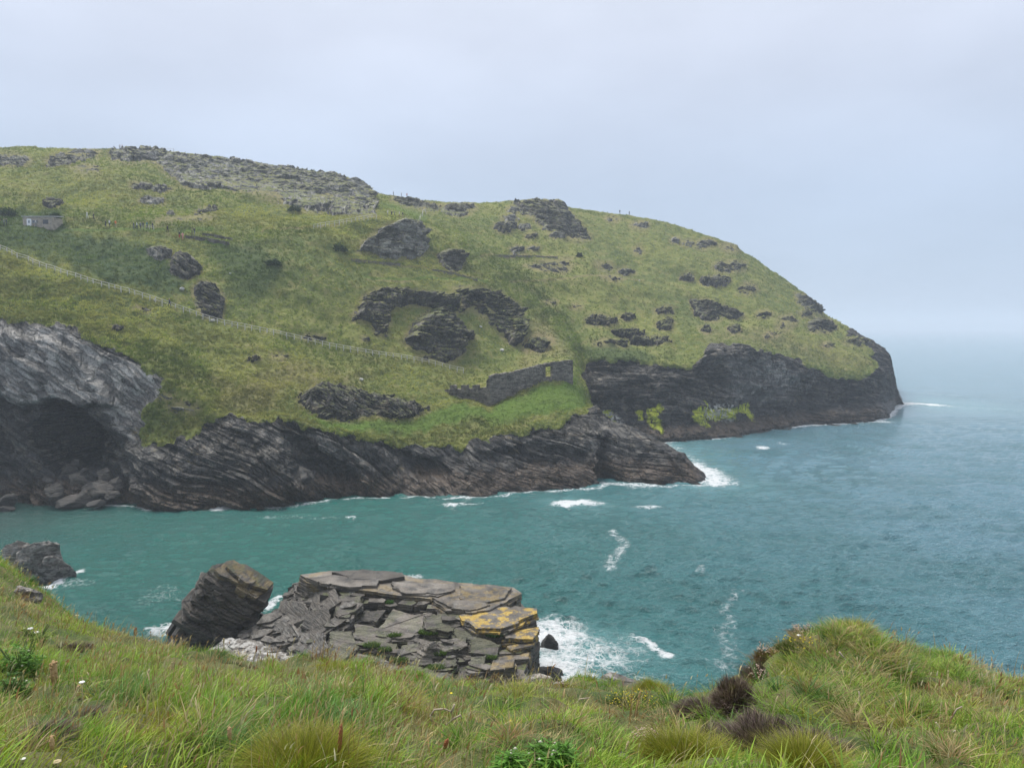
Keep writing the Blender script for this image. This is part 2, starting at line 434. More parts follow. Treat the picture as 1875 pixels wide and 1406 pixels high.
# ------------------------------------------------------------------ the headland: one sheet, swept from the waterline up over the plateau
# each row: image column -> (image row, distance) or z for hidden stretches, read off the photograph
def rowdef(spec, x):
    k = np.array([p[0] for p in spec], float)
    Y = []; Z = []
    for p in spec:
        if p[1] == 'z': Y.append(p[3]); Z.append(p[2])
        elif p[1] == 'w': Yw = -EYE / ratio(p[2]); Y.append(Yw); Z.append(0.0)
        else: Y.append(p[2]); Z.append(EYE + float(ratio(p[1])) * p[2])
    return np.interp(x, k, Y), np.interp(x, k, Z)
def zz(x, z, Y): return (x, 'z', z, Y)
def ww(x, y): return (x, 'w', y)
END = [zz(1662, -8, 306), zz(1760, -8, 306)]
def below(Y): return [zz(1316, -8, Y), zz(1760, -8, Y)]
ROWS = [
 [ww(-180, 925), ww(0, 922), ww(60, 926), ww(220, 922), ww(252, 924), ww(300, 933), ww(400, 928), ww(500, 926), ww(560, 918), ww(650, 909), ww(760, 906), ww(860, 909), ww(920, 905), ww(1000, 896), ww(1100, 890), ww(1114, 880), ww(1135, 882), ww(1200, 888), ww(1300, 886)] + below(152),
 [(-180, 600, 140), (0, 594, 141), (100, 597, 141), (180, 628, 141), (250, 662, 140.5), (330, 705, 139), (400, 762, 137), (480, 772, 137.5), (560, 779, 138.5), (640, 795, 141), (740, 810, 144), (830, 818, 146), (900, 806, 148), (1000, 792, 153), (1060, 790, 155), (1110, 792, 156), (1200, 813, 156), (1230, 829, 154), (1290, 869, 151), (1302, 885, 149)] + below(158),
 [(-180, 520, 154), (0, 525, 153), (100, 545, 152), (180, 570, 152), (330, 640, 150), (400, 680, 149.5), (560, 700, 156), (700, 712, 162), (800, 733, 164), (900, 752, 165), (960, 714, 170), (1000, 700, 173), (1050, 696, 176), (1085, 738, 171), (1110, 768, 168), (1200, 806, 162), (1230, 823, 158), (1290, 867, 153), (1302, 884, 150)] + below(162),
 [(-180, 395, 164), (0, 455, 163), (100, 495, 163), (200, 525, 163), (300, 553, 164), (400, 588, 166), (500, 608, 170), (600, 630, 175), (700, 648, 180), (800, 668, 185), (850, 680, 188), (950, 682, 189), (1050, 668, 191), (1068, 700, 186), zz(1100, 4, 184), zz(1150, -3, 182), zz(1200, -6, 180), zz(1300, -8, 176), zz(1760, -8, 176)],
 [(-180, 380, 186), (0, 413, 187), (70, 413.5, 189), (200, 414, 190), (280, 421, 190), (330, 437, 190), (400, 443, 192), (500, 440, 198), (575, 430, 205), (650, 480, 205), (750, 482, 212), (850, 512, 222), (950, 562, 228), (1000, 605, 225), (1050, 640, 215), zz(1075, 9, 206), zz(1096, 0, 203), ww(1210, 808), ww(1300, 801), ww(1340, 797), ww(1390, 785), ww(1500, 776), ww(1560, 772), ww(1620, 764), ww(1640, 742), ww(1652, 738)] + END,
 [(-180, 340, 215), (0, 345, 215), (200, 350, 220), (400, 385, 222), (575, 400, 222), (690, 398, 225), (720, 395, 228), (780, 425, 235), (850, 440, 245), (950, 490, 250), (1000, 535, 243), (1050, 600, 230), (1075, 650, 217), (1100, 655, 213), (1150, 662, 214), (1200, 666, 214), (1250, 674, 216), (1290, 650, 218), (1350, 640, 224), (1400, 645, 236), (1450, 660, 244), (1500, 674, 249), (1560, 686, 253), (1600, 683, 262), (1620, 672, 270), (1632, 672, 280), (1641, 720, 302), (1652, 737, 304)] + END,
 [(-180, 300, 245), (0, 305, 243), (200, 310, 248), (400, 345, 245), (575, 375, 245), (680, 386, 252), (750, 393, 258), (850, 402, 275), (950, 418, 285), (1050, 480, 275), (1100, 520, 265), (1200, 560, 262), (1300, 575, 266), (1400, 585, 275), (1500, 632, 268), (1560, 652, 268), (1600, 662, 276), (1620, 660, 280), (1632, 668, 284), (1641, 719, 303), (1652, 736.5, 304.5)] + END,
 [(-180, 276, 275), (0, 271, 275), (40, 268, 275), (120, 272, 276), (220, 273, 277), (300, 276, 280), (400, 287, 281), (500, 302, 283), (600, 320, 285), (640, 325, 285), (665, 345, 286), (680, 352, 292), (720, 358, 300), (770, 366, 315), (830, 371, 322), (900, 371, 325), (940, 367, 325), (975, 364, 325), (1030, 366, 325), (1036, 379, 328), (1100, 388, 332), (1150, 394, 335), (1210, 404, 335), (1240, 413, 334), (1280, 426, 333), (1350, 449, 330), (1358, 460, 330), (1380, 470, 330), (1395, 482, 328), (1420, 500, 326), (1470, 534, 322), (1500, 558, 320), (1508, 573, 318), (1560, 603, 306), (1600, 627, 300), (1622, 644, 296), (1634, 656, 292), (1641, 717, 304), (1652, 736, 305)] + END,
]
COUNTS = [185, 120, 95, 95, 150, 95, 105]
xs = np.arange(-170, 1725, 1.45)
NC = len(xs)
RY, RZ = [], []
for i, spec in enumerate(ROWS):
    a, b = rowdef(spec, xs)
    sg = 2.2 if i in (0, 4, 7) else 16 if i == 6 else 9
    RY.append(gauss1(a, sg, 0)); RZ.append(gauss1(b, sg, 0))
RY = np.array(RY); RZ = np.array(RZ)
# toe in front, plateau and far side behind
RY = np.vstack([RY[0] - 7, RY, RY[-1] + 45, RY[-1] + 180]); RZ = np.vstack([np.full(NC, -8.0), RZ, np.where(RZ[-1] > 0, RZ[-1] - 3, -8), np.full(NC, -8.0)])
CN = [14] + COUNTS + [30, 12]
tt = np.concatenate([np.linspace(i, i + 1, c, endpoint=False) for i, c in enumerate(CN)] + [[len(CN)]])
NR = len(tt)
i0 = np.minimum(tt.astype(int), len(CN) - 1); fr = (tt - i0)[:, None]
GY = RY[i0] * (1 - fr) + RY[i0 + 1] * fr
GZ = RZ[i0] * (1 - fr) + RZ[i0 + 1] * fr
def soft_rows(G):
    S = gauss1(G, 9, 0)
    w = np.ones((NR, 1))
    for k in (1, 5, 8):                                    # keep waterlines and skyline where they are
        w *= 1 - np.exp(-((tt[:, None] - k) / 0.10) ** 2)
    return G * (1 - w) + S * w
GY, GZ = soft_rows(GY), soft_rows(GZ)
prow = row_of((GZ - EYE) / GY)
GX = xk(xs[None, :], prow) * GY
GX, GY, GZ = (g.astype(np.float32) for g in (GX, GY, GZ))
PX = np.broadcast_to(xs[None, :], GX.shape).copy(); PYX = prow.copy()    # picture columns / rows, used to read shapes off the photo
TT = np.broadcast_to(tt[:, None], GX.shape)
front, back = TT < 3.6, TT > 4.4
def inpoly(poly, soft, edge=0.0, seed=0, fsc=0.05):
    pa = np.asarray(poly, float); mg = soft + edge + 2
    c0, c1 = np.searchsorted(xs, [pa[:, 0].min() - mg, pa[:, 0].max() + mg])
    out = np.zeros(PX.shape, np.float32)
    if c1 <= c0: return out
    x, y = PX[:, c0:c1], PYX[:, c0:c1]
    m = (y > pa[:, 1].min() - mg) & (y < pa[:, 1].max() + mg)
    x, y = x[m], y[m]
    sd = poly_sd(x, y, poly)
    if edge: sd = sd + edge * fbm(x * fsc, y * fsc, 0.5, 4, seed)
    out[:, c0:c1][m] = sstep(-soft, soft, sd)
    return out
def line_w(x, y, pts):
    out = np.full(x.shape, 99.0, np.float32); pa = np.asarray(pts, float)
    m = (x > pa[:, 0].min() - 8) & (x < pa[:, 0].max() + 8) & (y > pa[:, 1].min() - 8) & (y < pa[:, 1].max() + 8)
    out[m] = line_d(x[m], y[m], pts)
    return out
ROCK_FRONT = [(-220, 590), (0, 592), (100, 596), (140, 605), (180, 628), (225, 650), (262, 668), (298, 695), (275, 740), (255, 790), (268, 812), (320, 812), (360, 790), (395, 762), (440, 766), (480, 772), (540, 770), (560, 784), (610, 792), (660, 802), (720, 812), (780, 820), (830, 822), (880, 806), (940, 797), (1000, 790), (1035, 772), (1060, 758), (1092, 742), (1130, 760), (1220, 790), (1340, 870), (1340, 990), (-220, 990)]
ROCK_BACK = [(1052, 695), (1062, 682), (1078, 666), (1120, 660), (1160, 666), (1200, 670), (1240, 678), (1270, 668), (1290, 645), (1302, 628), (1340, 630), (1380, 640), (1410, 640), (1450, 652), (1480, 674), (1530, 690), (1580, 692), (1602, 682), (1612, 668), (1592, 655), (1600, 642), (1580, 622), (1545, 605), (1560, 596), (1600, 616), (1645, 645), (1670, 740), (1670, 840), (1200, 840), (1085, 830), (1060, 740)]
rock = np.where(front, inpoly(ROCK_FRONT, 5, 17, 3, 0.045), 0) + np.where(TT > 3.9, inpoly(ROCK_BACK, 4, 12, 5, 0.06), 0)
rock = np.clip(rock, 0, 1)
rock[tt < 1.0] = 1
pale = np.where(front, inpoly([(-220, 585), (0, 590), (110, 595), (180, 630), (262, 670), (330, 720), (262, 800), (225, 790), (180, 730), (130, 742), (40, 740), (-220, 720)], 12, 14, 9), 0)
pale += np.where(front, 0.22 * inpoly([(168, 752), (215, 745), (262, 800), (300, 830), (255, 905), (225, 885), (178, 800)], 10, 12, 11) + 0.16 * inpoly([(-40, 745), (52, 762), (62, 850), (30, 900), (-40, 900)], 10, 12, 14), 0)
pale += np.where(back, 0.45 * inpoly([(1335, 660), (1400, 655), (1480, 690), (1475, 720), (1400, 735), (1340, 730)], 10, 12, 10), 0)
pale += np.where(front, 0.3 * inpoly([(420, 770), (700, 812), (1000, 800), (1180, 815), (1130, 830), (900, 830), (700, 850), (480, 810)], 10, 12, 12), 0)
moss = np.where(back, np.maximum.reduce([inpoly(p, 2.5, 8, 13, 0.11) for p in (
    [(1266, 752), (1278, 745), (1292, 752), (1298, 736), (1304, 738), (1306, 748), (1324, 752), (1340, 746), (1376, 740), (1379, 770), (1370, 756), (1362, 752), (1352, 754), (1350, 768), (1334, 768), (1318, 772), (1306, 770), (1304, 780), (1294, 780), (1282, 774), (1270, 774)],
    [(1181, 748), (1211, 742), (1206, 760), (1209, 787), (1194, 787), (1183, 772)], [(1103, 752), (1118, 752), (1124, 775), (1110, 778)], [(1168, 752), (1178, 752), (1180, 770), (1172, 768)])]), 0)
guano = np.where(back, np.maximum(inpoly([(1106, 752), (1124, 755), (1142, 774), (1112, 778)], 2, 4, 17, 0.1), 0.75 * inpoly([(1290, 742), (1345, 742), (1345, 772), (1290, 775)], 3, 6, 18, 0.1)), 0)
guano = guano + np.where(back, 0.3 * inpoly([(1400, 660), (1440, 655), (1445, 690), (1500, 680), (1490, 720), (1410, 700)], 4, 9, 19, 0.08), 0)
lush = np.where(front, inpoly([(556, 752), (640, 772), (760, 770), (830, 742), (900, 757), (980, 714), (1050, 694), (1088, 735), (1040, 752), (975, 762), (920, 775), (850, 770), (760, 792), (680, 792), (600, 782)], 6, 10, 21), 0)
lush = np.maximum(lush, np.where(TT > 3.5, np.maximum.reduce([0.8 * sstep(3.2, 1.0, line_w(PX, PYX, l)) for l in (
    [(-20, 413), (60, 414), (130, 416), (200, 415), (240, 418), (300, 420)], [(330, 428), (390, 427)], [(375, 443), (410, 447)], [(665, 503), (700, 508), (790, 506), (850, 510), (890, 518)])]), 0))
lush = np.maximum(lush, np.where(TT > 5, 0.6 * inpoly([(690, 380), (760, 372), (785, 392), (770, 412), (740, 395)], 5, 6, 23), 0))
dry = np.where(TT > 3.5, np.maximum.reduce([0.75 * sstep(2.4, 0.8, line_w(PX, PYX, l)) for l in (
    [(480, 430), (575, 418), (640, 405), (700, 396)], [(640, 474), (690, 480), (770, 485), (840, 500), (880, 512)], [(880, 470), (960, 467), (1020, 470)], [(930, 520), (1080, 512), (1180, 512)], [(670, 512), (760, 512)])]), 0)
dry += np.where(TT > 3.2, 0.5 * inpoly([(960, 585), (1000, 590), (1030, 630), (1050, 660), (1000, 655), (950, 670), (960, 620)], 12, 12, 25), 0) + np.where(front, 0.55 * inpoly([(380, 690), (440, 690), (540, 660), (680, 680), (640, 705), (540, 705), (470, 760), (400, 740)], 14, 14, 26), 0)
dry += np.where(back, 0.35 * inpoly([(1280, 590), (1420, 600), (1600, 660), (1560, 680), (1420, 640), (1290, 620)], 14, 14, 27), 0)
fern = np.where(TT > 2.6, np.maximum(inpoly([(-200, 380), (30, 370), (110, 380), (120, 420), (280, 440), (330, 500), (330, 540), (200, 520), (60, 455), (-200, 440)], 14, 18, 29), 0.8 * inpoly([(380, 440), (470, 450), (520, 500), (470, 560), (420, 540), (400, 490)], 16, 18, 30)), 0)
fern = np.clip(fern + np.where(back, 0.8 * inpoly([(1060, 640), (1120, 632), (1180, 640), (1200, 660), (1080, 662)], 6, 8, 31), 0), 0, 1)

def grid_normals(X, Y, Z):
    P = np.stack([X, Y, Z], -1)
    du = np.gradient(P, axis=1); dv = np.gradient(P, axis=0)
    n = np.cross(du, dv)
    return n / (np.linalg.norm(n, axis=-1, keepdims=True) + 1e-9)

# carve the big forms of the front cliff first: cave, alcove, proud grey panel
NS = grid_normals(gauss1(gauss1(GX, 10, 0), 10, 1), gauss1(gauss1(GY, 10, 0), 10, 1), gauss1(gauss1(GZ, 10, 0), 10, 1))
OUT = NS.copy(); OUT[..., 2] *= 0.25; OUT /= np.linalg.norm(OUT, axis=-1, keepdims=True) + 1e-9
disp = np.zeros_like(GX)
fm = np.where(front, 1.0, 0)
disp -= 34 * fm * inpoly([(72, 748), (108, 736), (138, 746), (162, 762), (174, 790), (162, 815), (168, 858), (112, 868), (84, 856), (70, 815), (64, 780)], 7, 7, 41, 0.06)
disp -= 1.6 * fm * inpoly([(155, 770), (205, 800), (258, 862), (252, 905), (215, 912), (170, 872)], 14, 10, 42)
disp -= 1.2 * fm * inpoly([(-10, 760), (50, 745), (80, 800), (90, 880), (40, 905), (-10, 880)], 14, 14, 43)
disp += 1.9 * fm * inpoly([(-40, 602), (105, 618), (160, 672), (212, 740), (140, 742), (105, 730), (45, 742), (-40, 700)], 7, 6, 44)
disp += 3.0 * fm * inpoly([(235, 830), (300, 815), (420, 790), (520, 820), (560, 900), (430, 940), (280, 940), (240, 900)], 26, 14, 45)
disp -= 2.4 * fm * inpoly([(520, 800), (600, 830), (660, 880), (600, 880), (540, 860)], 12, 10, 46)
disp -= 2.2 * fm * inpoly([(700, 820), (800, 850), (850, 880), (760, 870)], 10, 10, 47)
disp -= 3.4 * fm * inpoly([(1098, 800), (1112, 805), (1122, 890), (1104, 890)], 6, 5, 48)
disp -= 1.8 * fm * inpoly([(880, 830), (1000, 815), (1080, 830), (1080, 850), (950, 865)], 9, 9, 49)
bm = np.where(TT > 4.3, 1.0, 0)
disp -= 3.0 * bm * inpoly([(1285, 650), (1302, 640), (1330, 660), (1335, 790), (1290, 790)], 10, 8, 51)
disp -= 3.5 * bm * inpoly([(1450, 700), (1490, 690), (1500, 780), (1440, 775)], 12, 9, 52)
disp -= 2.5 * bm * inpoly([(1545, 700), (1600, 710), (1600, 750), (1550, 750)], 9, 8, 53)
disp += 2.0 * bm * inpoly([(1060, 700), (1180, 680), (1270, 690), (1200, 730), (1080, 735)], 12, 10, 54)
disp += 3.0 * bm * inpoly([(1190, 790), (1390, 775), (1640, 735), (1660, 760), (1400, 815), (1200, 830)], 8, 6, 55)
disp = disp * sstep(1640, 1590, PX)
GX = GX + OUT[..., 0] * disp; GY = GY + OUT[..., 1] * disp
# slate: dipping beds cut by joints
bx = np.linspace(-160, 160, 400)
dip = np.interp(bx, [-160, -100, -60, -30, 0, 25, 60, 160], [0.62, 0.60, 0.50, 0.55, 0.40, 0.22, 0.10, 0.14])
bcum = np.concatenate([[0], np.cumsum((dip[1:] + dip[:-1]) / 2 * np.diff(bx))])
def beds(X, Y, Z):
    dipb = np.where(Y > 185, 0.07 * X, np.interp(X, bx, bcum))
    f = 1.0 / 22
    return Z + dipb + 0.1 * Y + 3.6 * fbm(X * f, Y * f, Z * f, 3, 61)
def slate(X, Y, Z, levels, seed=0):
    b = beds(X, Y, Z); al = X * 0.9 + Y * 0.45
    out = 0
    for th, bl, amp, s in levels:
        q = 0.6 / th
        bb = b / th + 0.5 * fbm(X * q * 0.25, Y * q * 0.25, Z * q * 0.25, 2, s + seed)
        k = np.floor(bb); f2 = bb - k
        j = np.floor((al + 0.5 * Z * (hsh(k, 7, 0, s) - 0.5)) / bl * (0.6 + 0.8 * hsh(k, 3, 1, s)) + 17 * hsh(k, 5, 2, s))
        h = hsh(k, j, 3, s + seed)
        out = out + amp * (h - 0.5) * 2 - amp * 0.5 * np.exp(-(np.minimum(f2, 1 - f2) / 0.09) ** 2) + amp * 0.5 * (f2 - 0.5)
    return out, b, al
BIG = [(3.4, 7.0, 1.0, 71), (1.4, 3.2, 0.55, 72), (0.6, 1.6, 0.26, 73)]
sl, bed, along = slate(GX, GY, GZ, BIG)
rw = rock * np.where(tt < 0.8, 0.3, 1.0)[:, None] * (1 - .45 * np.clip(pale, 0, 1) * (front))
sl = sl * (0.45 + 0.75 * sstep(-.35, .45, fbm(GX / 14, GY / 14, GZ / 14, 3, 83))) + 2.0 * fbm(GX / 8, GY / 8, GZ / 8, 4, 81) + 0.8 * fbm(GX / 2.6, GY / 2.6, GZ / 2.6, 3, 82)
sl = sl * (0.35 + 0.65 * sstep(1645, 1600, PX))
tus = 0.5 * fbm(GX / 1.7, GY / 1.7, GZ / 1.7, 3, 91) + 2.6 * fbm(GX / 26, GY / 26, GZ / 26, 3, 93) * sstep(7.9, 7.2, TT) * sstep(2.0, 3.0, TT) + 1.2 * fbm(GX / 9, GY / 9, GZ / 9, 3, 92) * sstep(8.0, 7.4, TT)
NS2 = grid_normals(gauss1(gauss1(GX, 4, 0), 4, 1), gauss1(gauss1(GY, 4, 0), 4, 1), gauss1(gauss1(GZ, 4, 0), 4, 1))
OUT2 = NS2 * [1, 1, 0.5]
OUT2 = OUT2 / (np.linalg.norm(OUT2, axis=-1, keepdims=True) + 1e-9)
GBX, GBY, GBZ = GX.copy(), GY.copy(), GZ.copy()           # the hillside before the fine relief
gw = (1 - rw) * (np.where(GZ > -2, 1, 0))
GX = GX + OUT2[..., 0] * sl * rw + NS2[..., 0] * tus * gw
GY = GY + OUT2[..., 1] * sl * rw + NS2[..., 1] * tus * gw
GZ = GZ + OUT2[..., 2] * sl * rw * 0.5 + NS2[..., 2] * tus * gw
HP = np.stack([GX, GY, GZ], -1)
dead = (np.maximum.reduce([GZ[:-1, :-1], GZ[1:, :-1], GZ[:-1, 1:], GZ[1:, 1:]]) < -5.0)
A = dict(rock=rock, pale=np.clip(pale, 0, 1), moss=moss, guano=np.clip(guano, 0, 1), lush=lush, dry=np.clip(dry, 0, 1), fern=fern, bed=bed, along=along,
         lichen=np.where(front, sstep(700, 900, PYX * 0 + 800) * np.where((PX > 240) & (PX < 1000), 1.0, 0.2), 0.0), bare=0 * bed)
A = {k: np.asarray(a, np.float32).reshape(-1) for k, a in A.items()}
q = grid_faces(NR, NC, ~dead)
v_, q_, a_, HU = compact(HP.reshape(-1, 3), q, A)
hill = link("headland", mesh_from("headland", v_, np.full(len(q_), 4), q_.ravel(), [M_HILL], None, a_))
tag(hill, "green headland of rough grass over dark slate sea cliffs", None, None, "structure")

HPX, HPY = project(HP)
def hit(x, y, tmin=0.9, tmax=8.05):
    """the nearest point of the hillside seen at this place in the picture"""
    d = (HPX - x) ** 2 + (HPY - y) ** 2 + np.where((TT < tmin) | (TT > tmax), 1e6, 0)
    m = d < max(9.0, d.min() + 4)
    Yc = np.where(m, HP[..., 1], 1e9)
    i = np.unravel_index(np.argmin(Yc), Yc.shape)
    return HP[i].copy(), NS2[i].copy(), i
# ------------------------------------------------------------------ rock outcrops of the hillside, each a bulge of bedded slate with its own outline
CRAGMASK = np.zeros(PX.shape, bool)
HALO = np.zeros(PX.shape, np.float32)
def ell(cx, cy, rx, ry, n=12, s=0):
    return [(cx + rx * math.cos(2 * math.pi * i / n) * (0.75 + 0.5 * float(hsh(i, s, 3, 7))), cy + ry * math.sin(2 * math.pi * i / n) * (0.75 + 0.5 * float(hsh(i, s, 5, 9)))) for i in range(n)]
CR_LEV = [(2.0, 4.0, 0.95, 171), (0.85, 1.7, 0.55, 172), (0.4, 0.9, 0.25, 173)]
def crag(name, poly, push, label, cat="rock outcrop", group=None, pale=0.0, lichen=0.0, bare=0.0, tmin=1.05, tmax=8.3, edge=6.5, seed=0, lev=1.0, lip=0.75, moss=0.0, up=2, efq=0.07, rim=5.0, levels=None):
    pa = np.asarray(poly, float)
    mg = 14
    c0, c1 = np.searchsorted(xs, [pa[:, 0].min() - mg, pa[:, 0].max() + mg])
    c0 = max(c0, 0); c1 = min(c1, NC - 1)
    inside = (PYX[:, c0:c1] > pa[:, 1].min() - mg) & (PYX[:, c0:c1] < pa[:, 1].max() + mg) & (TT[:, c0:c1] > tmin) & (TT[:, c0:c1] < tmax)
    rows = np.where(inside.any(1))[0]
    r0, r1 = rows[0], rows[-1] + 1
    ri = np.linspace(r0, r1 - 1, (r1 - r0) * up); ci = np.linspace(c0, c1 - 1, (c1 - c0) * up)
    def sm(G):
        G = G.astype(np.float32)
        a = np.floor(ri).astype(int); a = np.minimum(a, NR - 2); fa = (ri - a)[:, None]
        b = np.floor(ci).astype(int); b = np.minimum(b, NC - 2); fb = (ci - b)[None, :]
        A0 = G[a][:, b] * (1 - fb) + G[a][:, b + 1] * fb
        A1 = G[a + 1][:, b] * (1 - fb) + G[a + 1][:, b + 1] * fb
        return A0 * (1 - fa) + A1 * fa
    px, py = sm(PX), sm(PYX)
    X, Y, Z = sm(GBX), sm(GBY), sm(GBZ)
    O = [sm(OUT2[..., k]) for k in range(3)]; N = [sm(NS2[..., k]) for k in range(3)]
    O[2] = O[2] * 0.35
    l = np.sqrt(O[0] ** 2 + O[1] ** 2 + O[2] ** 2); O = [o / l for o in O]
    sd = poly_sd(px, py, poly) + edge * fbm(px * efq, py * efq * 1.5, 0.5, 4, 200 + seed) + min(3.0, 0.45 * edge) * fbm(px * 0.22, py * 0.35, 0.5, 3, 230 + seed)
    m = sstep(0, rim, sd)
    # height inside the outline, column by column: proud at the top, fading to the foot
    ins = sd > 0
    top = np.where(ins, py, 1e9).min(0); bot = np.where(ins, py, -1e9).max(0)
    t = np.clip((bot[None, :] - py) / np.maximum(bot - top, 6)[None, :], 0, 1)
    prof = (1 - lip) + lip * sstep(0.0, 0.8, t)
    sl, b, al = slate(X, Y, Z, levels or CR_LEV, seed * 13)
    lump = fbm(X / 3.2, Y / 3.2, Z / 3.2, 4, 240 + seed)
    d = m * (push * prof * (0.75 + 0.5 * lump) + lev * sl + 0.25) - 2.2 * sstep(0.5, -4, sd)
    ndir = [np.where(sd > 0, O[k], N[k]) for k in range(3)]
    P = np.stack([X + ndir[0] * d, Y + ndir[1] * d, Z + ndir[2] * d], -1)
    keep = np.minimum.reduce([sd[:-1, :-1], sd[1:, :-1], sd[:-1, 1:], sd[1:, 1:]]) > -5
    shp = sd.size
    col = lambda v: np.full(shp, v, np.float32)
    A = dict(bed=b.ravel(), along=al.ravel(), pale=col(pale) * (0.6 + 0.8 * vnoise(X / 4, Y / 4, Z / 4, 3).ravel()), lichen=col(lichen), moss=col(moss), guano=col(0), lush=col(0), dry=col(0.15), fern=col(0), bare=col(bare))
    V, q, A, _ = compact(P.reshape(-1, 3), grid_faces(*sd.shape, keep), A)
    o = link(name, mesh_from(name, V, np.full(len(q), 4), q.ravel(), [M_CRAG], None, A))
    tag(o, label, cat, group)
    cx0, cx1 = np.searchsorted(xs, [pa[:, 0].min(), pa[:, 0].max()])
    sub = (slice(None), slice(cx0, cx1))
    mh = 4 + 1.1 * edge
    cx0, cx1 = np.searchsorted(xs, [pa[:, 0].min() - mh, pa[:, 0].max() + mh]); sub = (slice(None), slice(cx0, cx1))
    nearby = (PYX[sub] > pa[:, 1].min() - mh) & (PYX[sub] < pa[:, 1].max() + mh) & (TT[sub] > tmin) & (TT[sub] < 8.1)
    sdh = poly_sd(PX[sub][nearby], PYX[sub][nearby], poly)
    hs = HALO[sub]; hs[nearby] = np.maximum(hs[nearby], sstep(-mh, 0, sdh)); ck = CRAGMASK[sub]; ck[nearby] |= sdh > 1
    return o
crag("rock_crag", [(200, 279), (240, 277), (290, 277), (330, 287), (400, 293), (500, 307), (600, 323), (645, 329), (668, 346), (686, 374), (684, 391), (640, 388), (600, 381), (560, 384), (520, 371), (470, 360), (430, 352), (390, 345), (340, 342), (320, 326), (300, 310), (270, 297), (235, 302), (206, 296)], 4.5,
     "long pale grey crag running below the skyline of the hill", pale=0.8, bare=0.12, seed=1, edge=7, tmin=6.0, tmax=7.93, lev=0.6, levels=[(3.4, 9.0, 0.9, 181), (1.6, 4.5, 0.5, 182)])
crag("rock_crag", [(655, 462), (666, 442), (690, 424), (712, 410), (735, 403), (765, 409), (778, 430), (783, 456), (770, 467), (740, 468), (710, 470), (680, 461)], 3.0,
     "pale blocky crag below the short slanting fence, capped with turf", pale=0.95, bare=0.15, seed=2)
crag("rock_outcrop", [(803, 462), (820, 455), (845, 458), (852, 470), (846, 490), (828, 497), (812, 482)], 2.4, "squat dark outcrop just right of the pale blocky crag", pale=0.25, bare=0.5, seed=3, edge=3)
crag("rock_crag", [(645, 586), (664, 546), (690, 531), (740, 529), (790, 536), (832, 541), (840, 572), (820, 581), (790, 561), (740, 556), (716, 566), (706, 613), (690, 611), (680, 591)], 4.0,
     "dark undercut crag arching over the green hollow in mid slope", pale=0.18, bare=0.05, seed=4)
crag("rock_crag", [(740, 626), (750, 601), (775, 576), (800, 563), (822, 581), (838, 601), (863, 613), (846, 623), (850, 641), (828, 655), (790, 652), (800, 641), (750, 637)], 4.6,
     "dark humped buttress standing below the arching crag", pale=0.15, bare=0.08, seed=5)
crag("rock_crag", [(832, 531), (880, 529), (915, 542), (945, 558), (957, 590), (958, 618), (942, 622), (920, 601), (890, 581), (862, 566), (845, 571)], 4.0,
     "black crag curving down the right edge of the hollow", bare=0.1, seed=6)
crag("rock_crag", [(545, 722), (580, 706), (640, 711), (690, 723), (740, 733), (785, 746), (760, 762), (720, 768), (680, 760), (640, 768), (600, 762), (562, 747)], 2.6,
     "low dark ledge of slate above the bright green bank", bare=0.45, seed=7, lichen=0.6, tmax=4.2)
crag("rock_outcrop", [(268, 453), (300, 450), (316, 456), (312, 471), (286, 476), (275, 466)], 1.8, "small square pale rock at the lip below the path", pale=0.6, bare=0.3, seed=8, edge=3)
crag("rock_outcrop", [(312, 471), (320, 461), (345, 463), (373, 490), (370, 500), (345, 512), (325, 511), (310, 496)], 2.6, "grey beaked rock jutting out below the square pale rock", pale=0.35, bare=0.3, seed=9, edge=3)
crag("rock_outcrop", [(350, 530), (365, 516), (395, 520), (411, 550), (407, 580), (372, 578), (360, 560)], 2.0, "mossy brown rock face beside the long fence", pale=0.2, bare=0.1, seed=10, edge=3)
crag("rock_crag", [(940, 373), (975, 366), (1028, 368), (1034, 381), (1045, 395), (1060, 406), (1080, 436), (1060, 442), (1020, 431), (992, 410), (975, 396), (952, 386)], 2.2,
     "flat topped crag notching the skyline beside the right saddle", pale=0.35, bare=0.2, seed=11, tmax=7.97)
crag("rock_outcrop", [(1266, 546), (1290, 548), (1330, 560), (1362, 572), (1340, 580), (1315, 573), (1320, 583), (1295, 580), (1275, 570)], 1.8, "forked black outcrop on the open right hand slope", bare=0.6, seed=12, edge=4)
crag("rock_outcrop", [(1476, 592), (1495, 581), (1520, 586), (1533, 601), (1515, 611), (1485, 609)], 2.0, "rounded black outcrop near the seaward brow of the headland", bare=0.7, seed=13, edge=3)
crag("rock_outcrop", [(1455, 536), (1480, 540), (1506, 565), (1506, 577), (1485, 566), (1462, 553)], 1.8, "grey knob breaking the descending skyline above the sea", pale=0.35, bare=0.6, seed=14, edge=3, tmax=7.9)
crag("rock_outcrop", [(960, 487), (1000, 478), (1038, 480), (1046, 492), (1030, 504), (985, 500)], 1.3, "broken grey outcrop beneath the low stone terrace", pale=0.4, bare=0.15, seed=15, edge=4)
crag("rock_outcrop", [(718, 358), (750, 362), (785, 372), (812, 378), (800, 386), (770, 383), (735, 378), (715, 370)], 1.4, "hazy dark ledge in the dip of the skyline", pale=0.3, bare=0.2, seed=16, edge=3, tmax=7.9)
crag("rock_outcrop", [(805, 378), (840, 373), (868, 374), (874, 384), (840, 392), (812, 388)], 1.6, "dark ledge with pale top right of the steep stair rail", pale=0.4, bare=0.3, seed=17, edge=3, tmax=7.9)
